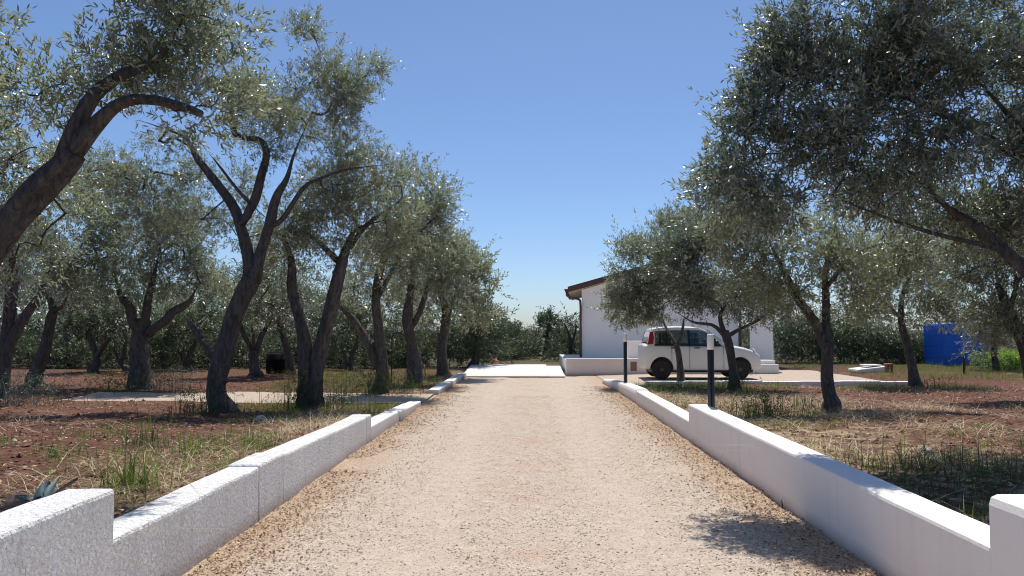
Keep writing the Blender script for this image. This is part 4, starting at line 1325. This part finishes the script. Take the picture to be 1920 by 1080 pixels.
def blades(pos, h, r, lean=.45, wd=.006, seg=3):
    n = len(pos)
    a = r.uniform(0, 6.28, n)
    d = np.stack([np.cos(a), np.sin(a), np.zeros(n)], 1)
    s = np.stack([-np.sin(a), np.cos(a), np.zeros(n)], 1)
    ln = np.abs(r.normal(size=n)) * lean
    V = []
    for k in range(seg + 1):
        t = k / seg
        p = pos + d * (h * ln * t ** 1.7)[:, None] + np.array([0, 0, 1.0]) * (h * t * (1 - .25 * np.minimum(ln, 1.5) * t))[:, None]
        wk = wd * (1 - t ** 1.5) * (h / h.mean()) ** .4
        if k < seg:
            V += [p - s * wk[:, None], p + s * wk[:, None]]
        else:
            V.append(p)
    V = np.stack(V, 1); k = V.shape[1]
    F_ = []
    for i in range(seg - 1):
        F_ += [[2 * i, 2 * i + 1, 2 * i + 3], [2 * i, 2 * i + 3, 2 * i + 2]]
    F_ += [[2 * seg - 2, 2 * seg - 1, 2 * seg]]
    T = ((np.arange(n) * k)[:, None, None] + np.array(F_)[None]).reshape(-1, 3)
    return V.reshape(-1, 3), T, np.repeat(r.random(n), k)

def scatter(n, x0, x1, y0, y1, thr, scale, seed, powr=1.0):
    x = r.uniform(x0, x1, n); y = y0 + (y1 - y0) * r.random(n) ** powr
    k = vnoise(x, y, scale, seed) * .7 + vnoise(x, y, scale * 3.1, seed + 1) * .3 > thr
    return np.stack([x[k], y[k], gh(x[k], y[k]) - .01], 1)

# green grass
g_ = [scatter(9000, -7, -2.42, 4, 14.8, .66, .8, 31, 1.3), scatter(3500, -2.95, -2.42, 4, 14.8, .58, .9, 32), scatter(6000, 2.45, 4.6, 4, 19.6, .60, .7, 33, 1.2),
      scatter(6500, 2.6, 11, 18.2, 19.8, .42, .6, 34), scatter(7500, -6.5, -2.3, 17.6, 24.5, .38, .6, 35), scatter(3500, -5.4, -2.5, 13.0, 15.0, .35, .7, 36),
      scatter(15000, 9.8, 20, 21.6, 30, .30, .5, 37), scatter(2200, 2.5, 8, 4, 8.5, .52, .7, 38), scatter(2500, -14, -3, 23, 27, .5, .4, 39)]
for k in range(150):
    if k % 2: cx_, cy_ = -2.5 - 3.2 * r.random() ** 1.4, 4.6 + 10 * r.random()
    else: cx_, cy_ = 2.55 + 3.0 * r.random() ** 1.3, 4.6 + 14.5 * r.random()
    m_ = r.integers(18, 60)
    q = np.stack([cx_ + r.normal(size=m_) * .07, cy_ + r.normal(size=m_) * .07, np.zeros(m_)], 1)
    q[:, 0] = np.where(cx_ > 0, np.maximum(q[:, 0], 2.45), np.minimum(q[:, 0], -2.43))
    q[:, 2] = gh(q[:, 0], q[:, 1]) - .01
    g_.append(q)
gp = np.concatenate(g_)
gp = gp[~((gp[:, 0] < 9.9) & (gp[:, 1] > 20.0) & (gp[:, 1] < 27.4) & (gp[:, 0] > 1.5))]
hh = r.uniform(.03, .14, len(gp)) * (1 + .4 * (gp[:, 1] > 16)) * (1 + .8 * (r.random(len(gp)) > .9))
V, T, rn = blades(gp, hh, r, .9, .0032)
tag(mk('grass', V, tris=T, mat=M['grass'], rnd=rn), 'patchy green grass and weeds on the verges', 'grass', kind='stuff')
# straw lying about
s_ = [scatter(4500, -3.7, -2.42, 4, 14.8, .55, 1.1, 41, 1.2), scatter(15000, 2.45, 6.8, 4, 19, .46, .9, 42, 1.2), scatter(2500, -12, -5, 7, 15, .6, .6, 43), scatter(7000, 6, 12, 5, 19, .52, .6, 44)]
spz = np.concatenate(s_)
hh = r.uniform(.06, .20, len(spz))
V, T, rn = blades(spz, hh, r, 4.0, .003, 2)
tag(mk('dry_grass', V, tris=T, mat=M['straw'], rnd=rn), 'straw and dry grass lying on the strips beside the walls', 'dry grass', kind='stuff')

# ---- tufts and weeds that can be told apart
def tuft(px, py, Y, n, h, spread, mat, label, name='grass_tuft', lean=.6, wd=.0042, cat='grass tuft', leafy=0):
    p = P(px, py, Y)
    z = float(gh(p[0], p[1]))
    e = empty(name, (p[0], p[1], z))
    tag(e, label, cat)
    q = r.normal(size=(n, 3)) * spread; q[:, 2] = -.01
    hh_ = h * (.25 + .85 * r.random(n) ** 1.6)
    lean *= 1.5; n_out = r.random(n) < .25; q[n_out, :2] *= 2.0
    wx = 2.44 if p[0] > 0 else -2.42
    q[:, 0] = np.maximum(q[:, 0], wx - p[0]) if p[0] > 0 else np.minimum(q[:, 0], wx - p[0])
    V, T, rn = blades(q, hh_, r, lean, wd, 4)
    tag(mk('blades', V, tris=T, mat=M[mat], rnd=rn, parent=e), kind='stuff')
    if leafy:
        o_ = np.repeat(q, 1, 0)[r.integers(0, n, leafy)].copy()
        o_ += r.normal(size=(leafy, 3)) * spread * .6
        o_[:, 2] = np.abs(r.random(leafy)) * h * .8
        d = r.normal(size=(leafy, 3)); d[:, 2] += .7
        V, T, rn = leaves(o_, nrm(d), np.full(leafy, .10), 8, .04, .38, r)
        tag(mk('foliage', V, tris=T, mat=M[mat], rnd=rn, parent=e), kind='stuff')
    return e
tuft(248, 940, 5.4, 170, .42, .075, 'grass', 'bright green grass tuft right behind the near end of the left wall')
tuft(120, 880, 6.8, 60, .22, .10, 'grass', 'small green tuft left of the bright tuft, near the agave leaf')
tuft(268, 860, 7.6, 70, .30, .09, 'weed', 'dark upright weed on the red soil left of the wall pier', lean=.3)
tuft(362, 890, 7.0, 90, .26, .10, 'grass', 'green tuft close behind the left wall just before the pier')
tuft(440, 860, 8.6, 80, .24, .11, 'grass', 'pale green tuft behind the left wall pier')
tuft(540, 810, 10.6, 90, .28, .14, 'grass', 'green tuft in the straw near the far end of the left wall')
tuft(372, 800, 12.4, 160, .48, .20, 'weed', 'dark leafy weed clump at the left foot of the tall forked olive', 'weed_clump', cat='weed', leafy=160, lean=.3)
tuft(30, 770, 14.2, 160, .75, .42, 'grey_shrub', 'grey green shrub at the left edge below the slanting stems', 'shrub', cat='shrub', leafy=520, lean=.25)
tuft(308, 730, 18.0, 120, .70, .30, 'grey_shrub', 'grey green shrub right of the broad three-limbed olive', 'shrub', cat='shrub', leafy=420, lean=.25)
tuft(220, 740, 18.0, 120, .42, .26, 'grass', 'bright green leafy bush left of the broad three-limbed olive', 'bush', cat='bush', leafy=340, lean=.3)
tuft(556, 745, 14.0, 120, .85, .14, 'weed', 'tall dark weeds hugging the left side of the double-stemmed olive', 'weed_clump', cat='weed', leafy=260, lean=.12)
tuft(632, 750, 14.3, 120, .75, .16, 'weed', 'tall thin weeds right of the double-stemmed olive', 'weed_clump', cat='weed', leafy=200, lean=.12)
tuft(708, 725, 17.2, 200, .70, .36, 'weed', 'dark bush around the foot of the leaning-limb olive', 'bush', cat='bush', leafy=620, lean=.25)
tuft(690, 760, 13.8, 200, .22, .34, 'grass', 'low green grass patch behind the low kerb blocks', lean=.5)
tuft(1432, 790, 11.4, 260, .46, .20, 'weed', 'bushy dark green weed behind the right wall, right of the nearer bollard', 'weed_clump', cat='weed', leafy=130, lean=.4)
tuft(1500, 760, 12.6, 90, .40, .16, 'weed', 'thin weed just left of the stout forked trunk', 'weed_clump', cat='weed', lean=.3)
tuft(1245, 722, 17.4, 200, .30, .32, 'grass', 'green grass clump behind the far length of the right wall', lean=.4)
tuft(1375, 730, 18.0, 130, .42, .18, 'weed', 'weeds round the foot of the olive before the car bonnet', 'weed_clump', cat='weed', leafy=90, lean=.3)
tuft(1690, 900, 6.6, 260, .34, .24, 'weed', 'shaded grass clump behind the middle of the right wall', lean=.7, wd=.0032)
tuft(1800, 950, 5.4, 210, .24, .28, 'weed', 'dense shaded grass clump behind the right wall close to its near step', lean=.8, wd=.003)
tuft(1905, 900, 6.0, 220, .30, .24, 'weed', 'shaded grass clump at the right edge behind the near wall block', lean=.8, wd=.003)
tuft(1755, 725, 19.0, 90, .34, .18, 'weed', 'dark little weed right of the leaning trunk at the kerb end', 'weed_clump', cat='weed', leafy=60, lean=.3)

# agave-like leaf rosette and stones behind the near left wall block
ag = P(80, 930, 4.9)
e = empty('agave_plant', (ag[0], 4.9, float(gh(ag[0], 4.9))))
tag(e, 'pale grey green agave leaves poking up behind the near left wall block', 'agave')
for k, (az, ln, tl) in enumerate([(15, .30, 48), (200, .2, 40), (110, .24, 55), (300, .2, 44), (60, .24, 65)]):
    V = []; nS = 7
    for i in range(nS + 1):
        t = i / nS
        wdt = .055 * math.sin(math.pi * min(1, .25 + t * .75)) * (1 - t ** 3) + .003
        xx_, zz_ = ln * t * math.cos(R(tl)), ln * t * math.sin(R(tl)) - .06 * t * t
        V += [(xx_, -wdt, zz_ + .02), (xx_, 0, zz_), (xx_, wdt, zz_ + .02), (xx_, 0, zz_ - .012 * (1 - t))]
    Q = []
    for i in range(nS):
        a = i * 4
        for p_, q_ in ((0, 1), (1, 2), (2, 3), (3, 0)): Q.append((a + p_, a + q_, a + 4 + q_, a + 4 + p_))
    lf = mk('leaf', V, quads=Q, mat=M['agave'], parent=e, smooth=True)
    lf.rotation_euler = (0, 0, R(az))
def boulder(px, py, Y, s, mat, label, seed):
    p = P(px, py, Y)
    bm = bmesh.new(); bmesh.ops.create_icosphere(bm, subdivisions=3, radius=s)
    rr = np.random.default_rng(seed); ph = rr.uniform(0, 6, 6)
    for v in bm.verts:
        c = v.co.normalized()
        f = 1 + .14 * math.sin(3 * c.x + ph[0]) + .12 * math.sin(4 * c.y + ph[1] + 2 * c.z) + .08 * math.sin(7 * c.z + ph[2] + 3 * c.x)
        v.co = c * s * f; v.co.z *= .68
    o = bm_obj('stone', bm, mat, None, True, (p[0], Y, float(gh(p[0], Y)) + s * .3))
    tag(o, label, 'stone')
boulder(38, 935, 4.9, .075, M['rock'], 'orange brown stone behind the near left wall block beside the agave', 1)
boulder(490, 812, 10.8, .085, M['pale_rock'], 'pale stone in the straw behind the left wall', 2)
boulder(1735, 868, 7.4, .06, M['pale_rock'], 'small pale stone in the shaded grass behind the right wall', 3)
